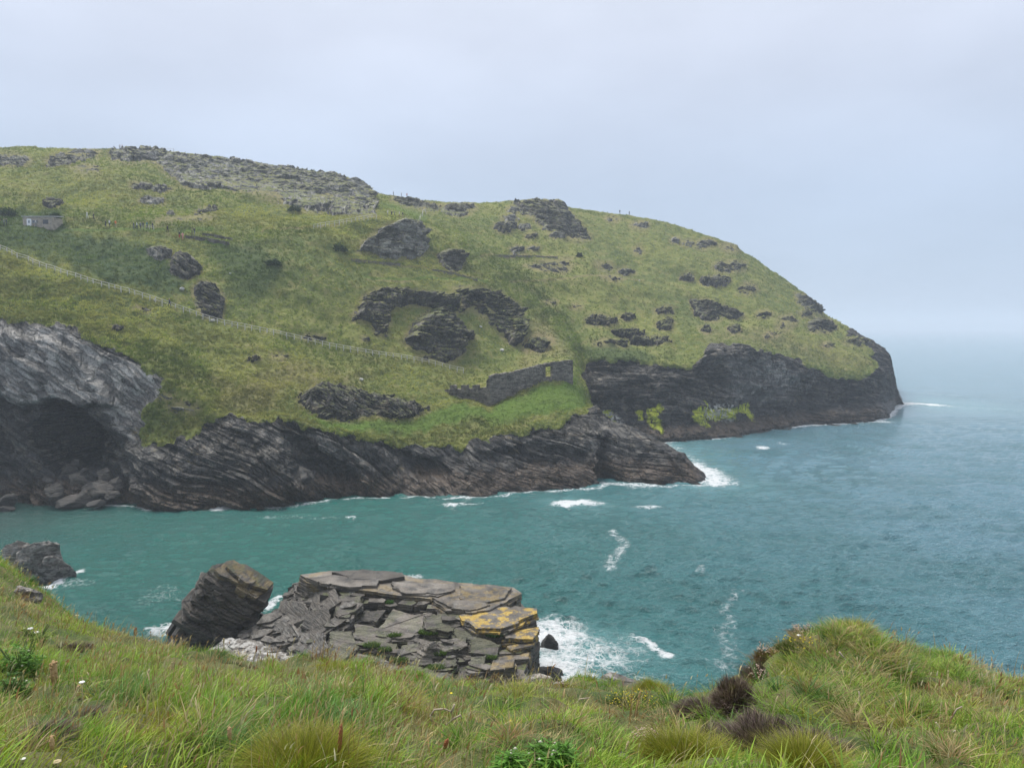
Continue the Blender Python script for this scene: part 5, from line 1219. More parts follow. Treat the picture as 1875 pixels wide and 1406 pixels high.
F_E = frow([(-300, 880, 24), (-60, 945, 23), (0, 1000, 22), (60, 1068, 19.5), (130, 1125, 17.5), (230, 1166, 16), (320, 1180, 15), (400, 1198, 14), (480, 1216, 13), (600, 1213, 11.2), (680, 1236, 10.8), (760, 1247, 11.5), (900, 1250, 11.8), (1000, 1250, 12), (1060, 1255, 11.8), (1110, 1262, 11.5), (1180, 1255, 11.2), (1230, 1270, 10.6), (1290, 1264, 10), (1335, 1236, 9.4), (1375, 1200, 9.0), (1430, 1171, 8.8), (1500, 1161, 9.0), (1545, 1163, 9.0), (1600, 1184, 9.1), (1700, 1214, 9.6), (1760, 1240, 10), (1800, 1253, 10.4), (1875, 1258, 10.6), (2100, 1262, 10.6)])
fY = [np.full(800, -5.0), np.full(800, 1.2)]; fZ = [np.full(800, EYE - 1.5), np.full(800, EYE - 1.62)]
for y, Y in (F_B, F_1, F_2, F_3, F_E):
    fY.append(gauss1(Y, 4, 0)); fZ.append(gauss1(EYE + ratio(y) * Y, 3, 0))
eY, eZ = fY[-1], fZ[-1]
fY += [eY + 0.9, eY + 4]; fZ += [eZ - 0.8, eZ - 4.2]
lastY = np.interp(fxp, [-300, 250, 330, 950, 1010, 1200, 2100], [46, 46, 55, 55, 40, 38, 38]); lastZ = np.interp(fxp, [-300, 250, 330, 950, 1010, 1200, 2100], [-3, -3, 1.2, 1.2, -3, -3, -3])
fY += [lastY]; fZ += [lastZ]
fY, fZ = np.array(fY), np.array(fZ)
fc = [14, 30, 60, 70, 60, 70, 16, 16, 24]
ft = np.concatenate([np.linspace(i, i + 1, c, endpoint=False) for i, c in enumerate(fc)] + [[len(fc)]])
fi = np.minimum(ft.astype(int), len(fc) - 1); ff_ = (ft - fi)[:, None]
NY = fY[fi] * (1 - ff_) + fY[fi + 1] * ff_; NZ = fZ[fi] * (1 - ff_) + fZ[fi + 1] * ff_
NY, NZ = gauss1(NY, 5, 0), gauss1(NZ, 5, 0)
b_ = (NZ - EYE) / np.maximum(NY, .5)
NX = kx[None, :] * np.sqrt(NY * np.abs(NY) * (NY > 0) + 3.4 ** 2 * np.clip(1.25 - NY / 12, 0, 1))
NZ = NZ + (0.24 * fbm(NX / 1.1, NY / 1.1, 0.5, 4, 501) + 0.10 * fbm(NX / .35, NY / .35, 0.5, 2, 503)) * sstep(1.0, 3.0, NY)
FP = np.stack([NX, NY, NZ], -1)
FN = grid_normals(NX, NY, NZ)
FPX_, FPY_ = project(FP)
FTT = np.broadcast_to(ft[:, None], NX.shape)
def fhit(x, y):
    d = (FPX_ - x) ** 2 + (FPY_ - y) ** 2 + np.where((FTT < 1.6) | (FTT > 6.6), 1e7, 0)
    i = np.unravel_index(np.argmin(d), d.shape); return FP[i].copy(), FN[i].copy()
s = NT("near_soil")
p = s.pos
c = s.mixc(s.ramp(s.noise(p, 1.2, 5, .65), .38, .62), (0.060, 0.095, 0.018), (0.135, 0.130, 0.040))
c = s.mixc(s.ramp(s.noise(p, 14, 4, .7), .5, .7, 0, .7), c, (0.16, 0.13, 0.065))
c = s.mixc(s.ramp(s.noise(p, 14, 4, .7), .45, .3, 0, .7), c, (0.022, 0.020, 0.012))
s.set('Base Color', c); s.set('Roughness', .95); s.set('Normal', s.bump(s.noise(p, 18, 5, .7), .05))
q = grid_faces(*NX.shape)
near = link("near_slope", mesh_from("near_slope", FP.reshape(-1, 3), np.full(len(q), 4), q.ravel(), [s.m]))
tag(near, "grassy cliff edge slope in front of the viewpoint", None, None, "structure")

# grass of the near slope: picture-even sampling of the real surface, so blades thin out with distance
INF = (FPX_ > -120) & (FPX_ < 1995)
okf = np.flatnonzero(((FTT > 1.75) & (FTT < 6.7) & INF).ravel())
fpx1, fpy1 = FPX_.ravel(), FPY_.ravel()
def zone(x, y, blobs):
    w = np.zeros(len(x))
    for cx, cy, rx, ry in blobs: w = np.maximum(w, np.exp(-(((x - cx) / rx) ** 2 + ((y - cy) / ry) ** 2) ** 1.5))
    return w
TAN = [(770, 1340, 70, 70), (820, 1400, 60, 40), (60, 1330, 70, 60), (300, 1172, 110, 14), (1000, 1345, 50, 20), (1150, 1310, 60, 22), (1610, 1330, 80, 45), (1680, 1300, 60, 30), (1775, 1245, 45, 16), (1520, 1185, 50, 22), (1560, 1210, 30, 25), (1640, 1210, 40, 20), (1800, 1300, 60, 30), (690, 1225, 20, 25), (1000, 1262, 60, 10), (860, 1320, 60, 22), (30, 1110, 40, 40), (240, 1170, 60, 14), (1740, 1370, 60, 25)]
OLIVE = [(560, 1385, 150, 30), (1255, 1375, 75, 42), (1470, 1385, 75, 40), (60, 1390, 90, 30), (1560, 1150, 45, 16), (260, 1330, 70, 35), (1120, 1262, 60, 14), (560, 1220, 60, 18), (1420, 1250, 60, 30)]
SHORT = [(880, 1275, 130, 28), (960, 1300, 120, 25), (1130, 1290, 70, 20), (1540, 1200, 100, 50), (1600, 1330, 90, 40), (930, 1330, 70, 25), (1440, 1300, 70, 30), (1080, 1255, 60, 12), (1770, 1250, 60, 16)]
BLUE = [(1000, 1370, 120, 25), (560, 1265, 70, 25), (1160, 1330, 60, 25), (1540, 1320, 40, 25), (1510, 1250, 45, 25), (220, 1270, 60, 30), (620, 1320, 60, 25), (420, 1370, 80, 25), (1700, 1380, 60, 20)]
def near_grass(n, hlo, hhi, wlo, whi, lean, seed, pool=None):
    rg = np.random.default_rng(seed)
    pk = rg.choice(okf if pool is None else pool, n)
    ci = pk % NX.shape[1]; ri = pk // NX.shape[1]
    ri2 = np.minimum(ri + 1, NX.shape[0] - 1); ci2 = np.minimum(ci + 1, NX.shape[1] - 1)
    a, b = rg.random((n, 1)), rg.random((n, 1))
    B = FP[ri, ci] + (FP[ri2, ci] - FP[ri, ci]) * a + (FP[ri, ci2] - FP[ri, ci]) * b
    x, y = fpx1[pk], fpy1[pk]; Yd = B[:, 1]
    cl = fbm(B[:, 0] / .5, B[:, 1] / .5, B[:, 2] / .5, 3, seed)            # tussocks
    m1 = fbm(B[:, 0] / 1.7, B[:, 1] / 1.7, 0.5, 3, seed + 7)
    zt, zo, zs, zb = (zone(x, y, z) for z in (TAN, OLIVE, SHORT, BLUE))
    g0 = np.array([0.150, 0.310, 0.028]); g1 = np.array([0.350, 0.450, 0.070])
    f = sstep(-.35, .4, m1 + .5 * cl)[:, None]
    tip = g0 * (1 - f) + g1 * f
    tip = tip * (1 - zo[:, None]) + zo[:, None] * np.array([0.30, 0.28, 0.030])
    tip = tip * (1 - .8 * zb[:, None]) + .8 * zb[:, None] * np.array([0.14, 0.27, 0.10])
    dryp = rg.random(n) < (.05 + .6 * zt + .12 * (m1 > .25) + .10 * (y < 1200))
    tip = np.where(dryp[:, None], np.array([0.52, 0.42, 0.22]) * rg.uniform(.6, 1.2, (n, 1)), tip)
    brn = rg.random(n) < (.03 + .14 * zt)
    tip = np.where(brn[:, None], np.array([0.34, 0.19, 0.08]) * rg.uniform(.6, 1.2, (n, 1)), tip)
    tip = tip * rg.uniform(.75, 1.55, (n, 1))
    h = rg.uniform(hlo, hhi, n) * (.45 + 1.0 * sstep(-.35, .5, cl)) * (1 - .5 * zs) * (1 - .35 * zo) * (1 - .3 * zt)
    h *= np.where(x < 720, 1.12, .86) * (1 - .82 * zone(x, y, MOUNDS))
    w = np.maximum(rg.uniform(wlo, whi, n), Yd * .00075)
    az = 0.35 + 0.9 * fbm(B[:, 0] / .8, B[:, 1] / .8, B[:, 2] / .8, 3, seed + 9) * 3 + rg.normal(0, 0.9, n)                                           # the wind lays it to the right
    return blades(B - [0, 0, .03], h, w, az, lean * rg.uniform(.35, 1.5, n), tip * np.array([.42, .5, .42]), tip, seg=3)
MOUNDS = []
# heather, thrift, trefoil and leafy clumps: mounds of fine growth, each its own thing
def dome_pts(n, a, b, h, s, shell=(.75, 1.0)):
    u = R.normal(0, 1, (n, 3)); u[:, 2] = np.abs(u[:, 2]) * .9; u /= np.linalg.norm(u, axis=1, keepdims=True)
    r = R.uniform(*shell, (n, 1)) * (0.72 + .75 * fbm(u[:, 0] * 2.3 + s, u[:, 1] * 2.3, u[:, 2] * 2.3, 4, s % 60))[:, None]
    return u * r * np.array([a, b, h]), u
def mound(name, x, y, rx, ry, lab, cat, n, cols, hl, w, parent_parts=None, group=None, lean=.6, out=.7):
    p, nr = fhit(x, y + ry * .8); k = p[1] / FPX
    rx = rx * 1.2; a, hgt = rx * k, max(.06, ry * 1.05 * k)
    if name != 'olive_cushion': MOUNDS.append((x, y, rx * 1.05, ry * 1.1))
    e = empty(name, p, lab, cat, group)
    pos, u = dome_pts(n, a, a * .75, hgt, int(x))
    tip = np.array(cols)[R.integers(0, len(cols), n)] * R.uniform(.6, 1.4, (n, 1))
    V, cn, lo, cc = blades(pos * .92 - [0, 0, .04], R.uniform(*hl, n), np.full(n, max(w, p[1] * .0006)), np.arctan2(u[:, 1], u[:, 0]) + R.normal(0, .5, n), (1 - u[:, 2]) * out * 2 + R.uniform(0, lean, n), tip * .6, tip, seg=2)
    me = mesh_from("foliage", V, cn, lo, [M_BLADE], None, dict(col=cc)); link("foliage", me, e)
    # woody heart so the mound is solid
    m = MB(); m.blob((0, 0, -.05), (a * .55, a * .42, hgt * .62), 14, 8, 0, .2); m.build("heart", M_HEART[0], e, smooth=True)
    return e, pos, a, hgt
M_HEART = [plain("dark_litter", (.035, .026, .018), .95, .3, 20)]
HEA = [(.17, .115, .115), (.11, .075, .066), (.24, .18, .16), (.12, .11, .05), (.30, .24, .19)]
HEB = [(.06, .06, .022), (.045, .040, .020), (.085, .06, .035), (.10, .095, .03)]
for x, y, rx, ry, cs, lab in ((130, 1178, 46, 17, HEA, "dark brown heather mound near the left grass edge"), (400, 1214, 52, 20, HEB, "olive brown heather hummock in front of the white rocks"), (452, 1218, 24, 20, HEA, "purple heather beside the olive hummock"), (150, 1304, 52, 20, HEA, "grey purple heather low in the left grass"), (85, 1335, 40, 16, HEA, "small dull heather patch by the left bottom corner"),
    (640, 1272, 24, 32, HEA, "dark leggy heather in the centre left grass"), (1345, 1245, 50, 62, HEA, "tall purple grey heather on the left flank of the mound"), (1292, 1278, 50, 34, HEA, "grey heather where the mound meets the path"), (1388, 1215, 30, 34, HEA, "heather tuft near the top of the mound"), (1400, 1328, 110, 58, HEA, "widest purple brown heather patch at the foot of the mound"), (1478, 1345, 70, 44, HEA, "brown heather at the right end of the widest patch"), (1322, 1335, 55, 42, HEA, "dark heather at the left end of the widest patch"), (535, 1215, 34, 13, HEB, "olive moss hummock by the foot of the slate"), (1038, 1262, 26, 12, HEB, "brown bank of heather on the cliff edge"), (1700, 1250, 30, 12, HEB, "low brown cushion on the right edge")):
    mound("heather", x, y, rx, ry, lab, "heather", int(700 + rx * ry * 1.6), cs, (.04, .10), .006, group="heather on the near slope")
M_PETAL = foliage_mat("petals", .25)
def blossoms(e, pos, a, hgt, n, col, size, lift=.06, stem=(.10, .12, .05)):
    up = pos[pos[:, 2] > hgt * .25]; q = up[R.integers(0, len(up), n)] * 1.0
    V, L, C, K = [], [], [], []
    o = 0
    for c in q:
        h = lift * R.uniform(.6, 1.5); tp = c + [R.normal(0, .02), R.normal(0, .02), h]
        r = size * R.uniform(.7, 1.3); cl = np.array(col[int(R.integers(0, len(col)))]) * R.uniform(.8, 1.15)
        vs = [c - [.002, 0, 0], c + [.002, 0, 0], tp]; cs = [stem] * 3
        oc = [(r, 0, 0), (0, r, 0), (-r, 0, 0), (0, -r, 0), (0, 0, r * .8), (0, 0, -r * .6)]
        vs += [tp + np.array(d) for d in oc]; cs += [cl] * 6
        V += vs; C += cs
        L += [o, o + 1, o + 2]; K.append(3)
        for i in range(4):
            j = (i + 1) % 4
            L += [o + 3 + i, o + 3 + j, o + 7, o + 3 + j, o + 3 + i, o + 8]; K += [3, 3]
        o += 9
    link("blossom", mesh_from("blossom", np.array(V), K, L, [M_PETAL], None, dict(col=np.clip(np.array(C), 0, 1)), smooth=True), e)
THR = [(.20, .10, .05), (.15, .13, .04), (.26, .15, .08)]
for x, y, rx, ry, n, lab in ((1408, 1188, 32, 26, 90, "rusty thrift cushion with pink white heads on the mound shoulder"), (1392, 1236, 24, 22, 100, "lower rusty thrift cushion on the mound flank"), (1185, 1352, 26, 22, 150, "pale thrift cushion beside the olive grass mound"), (1480, 1152, 42, 11, 120, "line of pinkish thrift along the mound crest"), (1035, 1258, 34, 9, 90, "thrift scattered along the brink behind the path"), (1690, 1205, 34, 9, 50, "faded thrift on the right crest of the mound")):
    e, pos, a, hg = mound("thrift_cushion", x, y, rx, ry, lab, "thrift", 1500, THR, (.04, .10), .005, group="thrift cushions")
    blossoms(e, pos, a, hg, n, [(.62, .45, .38), (.70, .58, .50), (.55, .36, .32)], .0085, .06)
e, pos, a, hg = mound("trefoil_mound", 1150, 1280, 62, 24, "green mound sprinkled with yellow trefoil flowers at the brink", "wildflowers", 2600, [(.07, .13, .02), (.10, .17, .03), (.13, .15, .03)], (.05, .13), .004)
blossoms(e, pos, a, hg, 110, [(.75, .62, .02), (.8, .7, .05)], .009, .06)
e, pos, a, hg = mound("trefoil_patch", 1455, 1178, 40, 12, "thin patch of yellow trefoil on top of the mound", "wildflowers", 900, [(.09, .13, .02), (.12, .14, .03)], (.04, .10), .004)
blossoms(e, pos, a, hg, 26, [(.75, .62, .02)], .010, .06)
OLG = [(.32, .34, .04), (.24, .28, .03), (.40, .36, .08)]
for x, y, rx, ry, lab in ((1255, 1372, 72, 32, "yellow olive grass dome between path and mound"), (1470, 1388, 62, 26, "mossy olive dome below the widest heather"), (1560, 1146, 34, 12, "upright olive tuft on the crest of the mound"), (1192, 1256, 30, 18, "pointed olive tuft at the brink"), (560, 1392, 120, 16, "soft yellow green cushion at the bottom edge")):
    mound("olive_cushion", x, y, rx, ry, lab, "grass cushion", int(1600 + rx * ry * 1.3), OLG, (.10, .22), .0035, group="olive grass cushions", out=.45)
def leafy(x, y, rx, ry, lab, n, col, flowers=0, leaf=(.022, .05), name="leafy_plant", fl=((.62, .62, .48),)):
    p, nr = fhit(x, y + ry * .7); k = p[1] / FPX; a, hg = rx * k, ry * 1.7 * k
    e = empty(name, p, lab, "leafy plant", "leafy plants on the near slope")
    pos, u = dome_pts(n, a, a * .75, hg, int(x), (.35, 1.0))
    tip = np.array(col) * R.uniform(.6, 1.6, (n, 1)); hl = R.uniform(*leaf, n)
    V, cn, lo, cc = blades(pos, hl, hl * .55, R.uniform(0, 6.28, n), R.uniform(.8, 2.2, n), tip * .75, tip, .9, seg=3)
    link("foliage", mesh_from("foliage", V, cn, lo, [M_BLADE], None, dict(col=cc)), e)
    m = MB()
    for i in range(14):
        t = R.uniform(0, 6.28); q = (a * .6 * math.cos(t), a * .45 * math.sin(t), hg * .8); m.tube([(q[0] * .2, q[1] * .2, -.05), (q[0] * .6, q[1] * .6, hg * .45), q], .004, 4)
    m.build("stem", plain("plant_stem", (.08, .12, .03), .7), e)
    if flowers: blossoms(e, pos, a, hg, flowers, list(fl), .011, .05)
leafy(1005, 1385, 62, 34, "bright leafy bush with creamy flower heads at the bottom", 2600, (.12, .27, .04), 14, (.025, .05))
leafy(935, 1395, 28, 20, "small leafy bush left of the creamy flowered one", 900, (.12, .27, .04), 4)
leafy(35, 1205, 55, 40, "leafy green herb patch high on the left edge", 1100, (.13, .27, .05), 10)
leafy(25, 1255, 40, 30, "darker leafy herbs below the left edge patch", 700, (.09, .20, .04), 3)
leafy(70, 1160, 40, 22, "yellowish leafy plants on the left brow", 600, (.20, .28, .06), 8)
leafy(1845, 1272, 45, 14, "low dark leafy growth at the right edge", 700, (.06, .09, .02), 6)

def clumps(n, seed, pool, kmin=35, kmax=80):
    rg = np.random.default_rng(seed); pk = rg.choice(pool, n); k = rg.integers(kmin, kmax, n)
    C0 = np.repeat(FP.reshape(-1, 3)[pk], k, 0); m = len(C0)
    pal = np.array([[.16, .32, .03], [.30, .42, .06], [.12, .26, .07], [.36, .36, .06], [.48, .38, .19], [.22, .36, .05], [.38, .25, .12]])
    col = np.repeat(pal[rg.integers(0, len(pal), n)] * rg.uniform(.75, 1.2, (n, 1)), k, 0) * rg.uniform(.7, 1.3, (m, 1))
    sz = np.repeat(rg.uniform(.6, 1.25, n), k)
    az = rg.uniform(0, 6.283, m); r_ = rg.random(m) ** .7 * .10 * sz
    B = C0 + np.stack([np.cos(az) * r_, np.sin(az) * r_, np.full(m, -.02)], -1)
    return blades(B, rg.uniform(.09, .20, m) * sz, np.maximum(rg.uniform(.004, .009, m), C0[:, 1] * .0007), az + rg.normal(0, .4, m), rg.uniform(.5, 1.6, m), col * .5, col, seg=3)
def straws(n, seed):
    rg = np.random.default_rng(seed)
    pk = rg.choice(okf, n); B = FP.reshape(-1, 3)[pk] + np.concatenate([rg.normal(0, .05, (n, 2)), np.zeros((n, 1))], 1)
    x, y = fpx1[pk], fpy1[pk]; Yd = B[:, 1]
    kp = rg.random(n) < np.clip(.25 + .9 * zone(x, y, TAN) + .6 * (x < 760) - .8 * zone(x, y, SHORT) - zone(x, y, MOUNDS), 0.04, 1); B = B[kp]; Yd = Yd[kp]; m = len(B)
    tip = np.array([[.52, .42, .25], [.42, .30, .15], [.33, .19, .09], [.48, .44, .28]])[rg.integers(0, 4, m)] * rg.uniform(.7, 1.15, (m, 1))
    h = rg.uniform(.18, .42, m); w = np.maximum(.003, Yd * .0008); az = rg.normal(.4, 1.1, m); ln = rg.uniform(.1, .7, m)
    a_ = blades(B, h, w, az, ln, tip * np.array([.75, .85, .7]), tip, seg=3)
    tp = a_[0].reshape(m, 7, 3)[:, 5] * .5 + a_[0].reshape(m, 7, 3)[:, 4] * .5
    hd = rg.random(m) < .6
    b_h = blades(tp[hd], rg.uniform(.03, .07, hd.sum()), w[hd] * rg.uniform(2.0, 3.4, hd.sum()), az[hd], ln[hd] * 1.3, tip[hd], tip[hd] * 1.1, seg=3)
    return [a_, b_h]
okb = np.flatnonzero(((FTT > .3) & (FTT <= 1.8)).ravel()); oko = np.flatnonzero(((FTT > 1.75) & (FTT < 6.7) & ~INF).ravel())
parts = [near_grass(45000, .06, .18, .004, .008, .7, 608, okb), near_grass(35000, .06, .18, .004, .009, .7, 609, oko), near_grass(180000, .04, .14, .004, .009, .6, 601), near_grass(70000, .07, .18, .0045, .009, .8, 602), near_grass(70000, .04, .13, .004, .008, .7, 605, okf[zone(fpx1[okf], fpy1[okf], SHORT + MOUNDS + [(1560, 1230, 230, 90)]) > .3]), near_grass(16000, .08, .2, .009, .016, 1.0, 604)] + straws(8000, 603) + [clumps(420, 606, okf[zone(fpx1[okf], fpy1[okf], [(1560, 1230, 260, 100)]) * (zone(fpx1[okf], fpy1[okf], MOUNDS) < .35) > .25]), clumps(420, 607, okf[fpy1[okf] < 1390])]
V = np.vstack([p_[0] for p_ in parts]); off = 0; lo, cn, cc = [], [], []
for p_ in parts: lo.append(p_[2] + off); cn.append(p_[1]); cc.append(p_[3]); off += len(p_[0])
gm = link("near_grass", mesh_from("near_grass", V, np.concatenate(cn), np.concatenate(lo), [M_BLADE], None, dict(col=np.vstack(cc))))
tag(gm, "long windblown grass on the cliff edge", None, None, "stuff")


# seed heads, flower stalks, bare stems
M_SEED, M_RUST, M_STRAW = plain("seed_head", (.42, .28, .14), .9, .2, 60), plain("dock_rust", (.28, .10, .04), .9, .2, 60), plain("straw", (.46, .38, .22), .9, .15, 30)
M_WHITE, M_YEL, M_PURP = plain("white_petal", (.75, .74, .70), .7, .05), plain("yellow_petal", (.75, .60, .03), .7, .05), plain("purple_petal", (.35, .12, .30), .7, .05)
def stalk(x, y, hpx, lab, kind, mat, headpx, wpx, lean=0.0, name="seed_stalk", cat="grass stalk"):
    p, n = fhit(x, y); k = p[1] / FPX
    e = empty(name, p, lab, cat, "tall stalks in the near grass")
    h = hpx * k; tx = lean * h
    m = MB(); m.tube([(0, 0, -.05), (tx * .3, 0, h * .5), (tx, 0, h)], [max(.0022, .9 * k)] * 3, 5); m.build("stem", M_STRAW, e, smooth=True)
    hl = headpx * k; m = MB()
    if kind == 'spike':
        m.tube([(tx, 0, h - hl * .35), (tx + lean * hl * .2, 0, h), (tx + lean * hl * .5, 0, h + hl * .4), (tx + lean * hl * .7, 0, h + hl * .65)], [wpx * k * .35, wpx * k * .5, wpx * k * .45, wpx * k * .12], 7)
        for i in range(16):
            t = random.uniform(-.3, .6); a = random.uniform(0, 6.28); m.blob((tx + lean * hl * (.2 + t * .7) + math.cos(a) * wpx * k * .4, math.sin(a) * wpx * k * .4, h + hl * t), (wpx * k * .22,) * 3, 5, 4)
    else:
        for i in range(7):
            a = 6.28 * i / 7; m.blob((tx + math.cos(a) * wpx * k * .35, math.sin(a) * wpx * k * .35, h), (wpx * k * .28, wpx * k * .28, wpx * k * .12), 6, 4)
        m.blob((tx, 0, h + wpx * k * .05), (wpx * k * .25, wpx * k * .25, wpx * k * .15), 6, 4)
    m.build("seed_head" if kind == 'spike' else "flower_head", mat, e, smooth=True)
for a in ((100, 1258, 24, "fat tan plume in the upper left grass", 'spike', M_SEED, 44, 13), (142, 1276, 12, "short tan plume right of the fat one", 'spike', M_SEED, 24, 9), (99, 1400, 40, "plump tan seed head near the left bottom corner", 'spike', M_SEED, 26, 9), (207, 1240, 12, "thin tan head in the middle left grass", 'spike', M_SEED, 12, 5),
    (262, 1262, 30, "straw head leaning in the left grass", 'spike', M_STRAW, 14, 5, .3), (309, 1242, 24, "twin straw head left of the olive heather", 'spike', M_STRAW, 16, 5, .25), (613, 1400, 45, "rust red dock spike in the bottom middle grass", 'spike', M_RUST, 60, 8, .15), (800, 1390, 28, "rust red dock leaning over the worn bank", 'spike', M_RUST, 20, 8, .5), (1082, 1400, 20, "plump brown seed head beside the leafy bush", 'spike', M_SEED, 22, 8), (1148, 1398, 28, "pale curled seed head right of the plump brown one", 'spike', M_STRAW, 26, 7, .1),
    (245, 1178, 22, "rusty dock standing up against the sea on the left", 'spike', M_RUST, 16, 5, .1), (232, 1182, 10, "small rusty dock left of the taller one", 'spike', M_RUST, 10, 5, -.2), (334, 1180, 18, "thin stalk before the black foot of the wedge rock", 'spike', M_STRAW, 8, 3), (414, 1190, 20, "thin stalk before the white rocks", 'spike', M_STRAW, 10, 3), (463, 1222, 34, "reddish stalk in front of the white rocks", 'spike', M_RUST, 12, 3, .2),
    (270, 1335, 60, "long bare straw stem in the left centre grass", 'spike', M_STRAW, 10, 3, .1), (120, 1310, 55, "leaning bare straw stem above the grey heather", 'spike', M_STRAW, 8, 3, .4), (430, 1345, 70, "long straw stem rising right of centre left", 'spike', M_STRAW, 10, 3, .45), (420, 1380, 40, "feathery tan head near the bottom left middle", 'spike', M_SEED, 26, 8), (228, 1370, 22, "ragged tan head above the bottom edge", 'spike', M_SEED, 20, 10, .2),
    (1545, 1300, 20, "small dry stalk on the face of the mound", 'spike', M_STRAW, 10, 4), (1735, 1262, 34, "dark thin stalk against the sea on the right", 'spike', M_STRAW, 6, 2.5), (1826, 1256, 32, "tallest thin stalk against the sea near the right edge", 'spike', M_STRAW, 6, 2.5), (1828, 1256, 24, "shorter stalk next to the tallest one on the right", 'spike', M_STRAW, 6, 2.5, -.2), (1786, 1254, 18, "bent stalk left of the tallest one on the right", 'spike', M_STRAW, 6, 2.5, .3), (1458, 1150, 18, "hair thin stalk on the crest of the mound", 'spike', M_STRAW, 5, 2)):
    stalk(*a)
for a in ((647, 1402, 10, "white daisy at the bottom edge", 'flower', M_WHITE, 8, 10), (44, 1402, 8, "white daisy in the left bottom corner", 'flower', M_WHITE, 8, 8), (105, 1404, 10, "cream umbel beside the plump seed head", 'flower', M_STRAW, 8, 14), (482, 1380, 6, "yellow flower in the bottom grass", 'flower', M_YEL, 6, 8), (728, 1404, 6, "yellow flower cluster at the bottom edge by the worn bank", 'flower', M_YEL, 6, 11), (216, 1402, 6, "yellow flower near the bottom left", 'flower', M_YEL, 6, 6), (229, 1406, 4, "second yellow flower just right of another at the bottom left", 'flower', M_YEL, 6, 6), (826, 1272, 4, "single yellow flower on the short turf behind the path", 'flower', M_YEL, 5, 5), (933, 1322, 4, "tiny yellow flower by the dry patch", 'flower', M_YEL, 5, 5), (273, 1180, 8, "purple thistle flower on the left brink", 'flower', M_PURP, 8, 6),
    (155, 1306, 60, "white umbel high in the left grass", 'flower', M_WHITE, 6, 9), (55, 1165, 14, "white umbel on the left brow", 'flower', M_WHITE, 6, 9), (66, 1172, 14, "second white umbel right of the one on the brow", 'flower', M_WHITE, 6, 8), (142, 1130, 8, "cream flower against the sea on the left", 'flower', M_STRAW, 6, 6), (1464, 1168, 6, "white flower on top of the mound", 'flower', M_WHITE, 5, 7), (500, 1380, 24, "cream flower cluster in the bottom grass", 'flower', M_STRAW, 8, 16)):
    stalk(*a, name="flower_stalk", cat="flower")
M_ROOT = plain("bleached_wood", (.40, .33, .25), .85, .2, 12)
def branch(x, y, pts, lab, r=2.2):
    p, n = fhit(x, y); k = p[1] / FPX
    m = MB()
    for path in pts:
        m.tube([((a - x) * k, (0.25 + .15 * random.random()) * -k * 10, (y - b) * k * 1.05 + .04) for a, b in path], [r * k * (1 - .5 * i / len(path)) for i in range(len(path))], 5)
    o = m.build("dead_branch", M_ROOT, smooth=True); o.location = p; tag(o, lab, "dead branch", "bleached dead branches")
branch(825, 1330, [[(790, 1318), (796, 1308), (815, 1306), (828, 1312), (830, 1326), (818, 1336)], [(828, 1312), (834, 1298)], [(830, 1326), (845, 1318), (848, 1324)], [(792, 1330), (788, 1318)]], "curled bleached branch on the grass left of the leafy bush")
branch(1560, 1310, [[(1545, 1322), (1565, 1300), (1572, 1285)], [(1565, 1300), (1563, 1325)], [(1575, 1298), (1570, 1272)], [(1548, 1312), (1540, 1320)]], "forked pale root on the face of the mound", 1.8)
branch(1625, 1305, [[(1605, 1298), (1625, 1290), (1650, 1275)], [(1620, 1292), (1640, 1300)]], "thin pale twigs right of the forked root", 1.4)
branch(1740, 1340, [[(1712, 1330), (1722, 1345), (1745, 1348)], [(1740, 1325), (1750, 1305), (1760, 1300)], [(1750, 1345), (1735, 1352)]], "bleached bent branch low on the right slope", 1.8)
branch(1560, 1215, [[(1535, 1198), (1545, 1210), (1556, 1222), (1562, 1212)], [(1550, 1224), (1562, 1226)]], "dark looped root under the crest of the mound", 1.8)
branch(1070, 1290, [[(1050, 1298), (1062, 1284), (1080, 1282)]], "pale stick on the bank by the trefoil", 1.8)
branch(468, 1300, [[(448, 1285), (456, 1268), (462, 1276), (474, 1262)], [(450, 1292), (444, 1262)], [(462, 1276), (466, 1290)]], "cluster of white dead stems in the centre left grass", 1.3)
branch(520, 1370, [[(430, 1345), (450, 1320), (468, 1300)]], "long straight dead stem across the left grass", 1.0)
M_BLD = M_SLAB
for x, y, r, tn, lab, sd_ in ((46, 1092, (.30, .22, .26), 2.4, "white and black boulder in the left grass slope", 71), (1138, 1388, (.06, .05, .04), 1.8, "small grey stone in the grass beside the curled seed head", 72), (1137, 1250, (.30, .18, .12), 2.2, "pale rounded rock at the brink behind the trefoil", 73), (987, 1243, (.22, .15, .10), 3.0, "white stone by the brink under the platform face", 74)):
    p, n = fhit(x, y + 6); k = p[1] / FPX
    facet_rock("boulder", p + np.array([0, 0, r[2] * .4]), r, lab, "boulder", M_BLD, None, sd_, tn, 12, 40, 24, noise=.2)
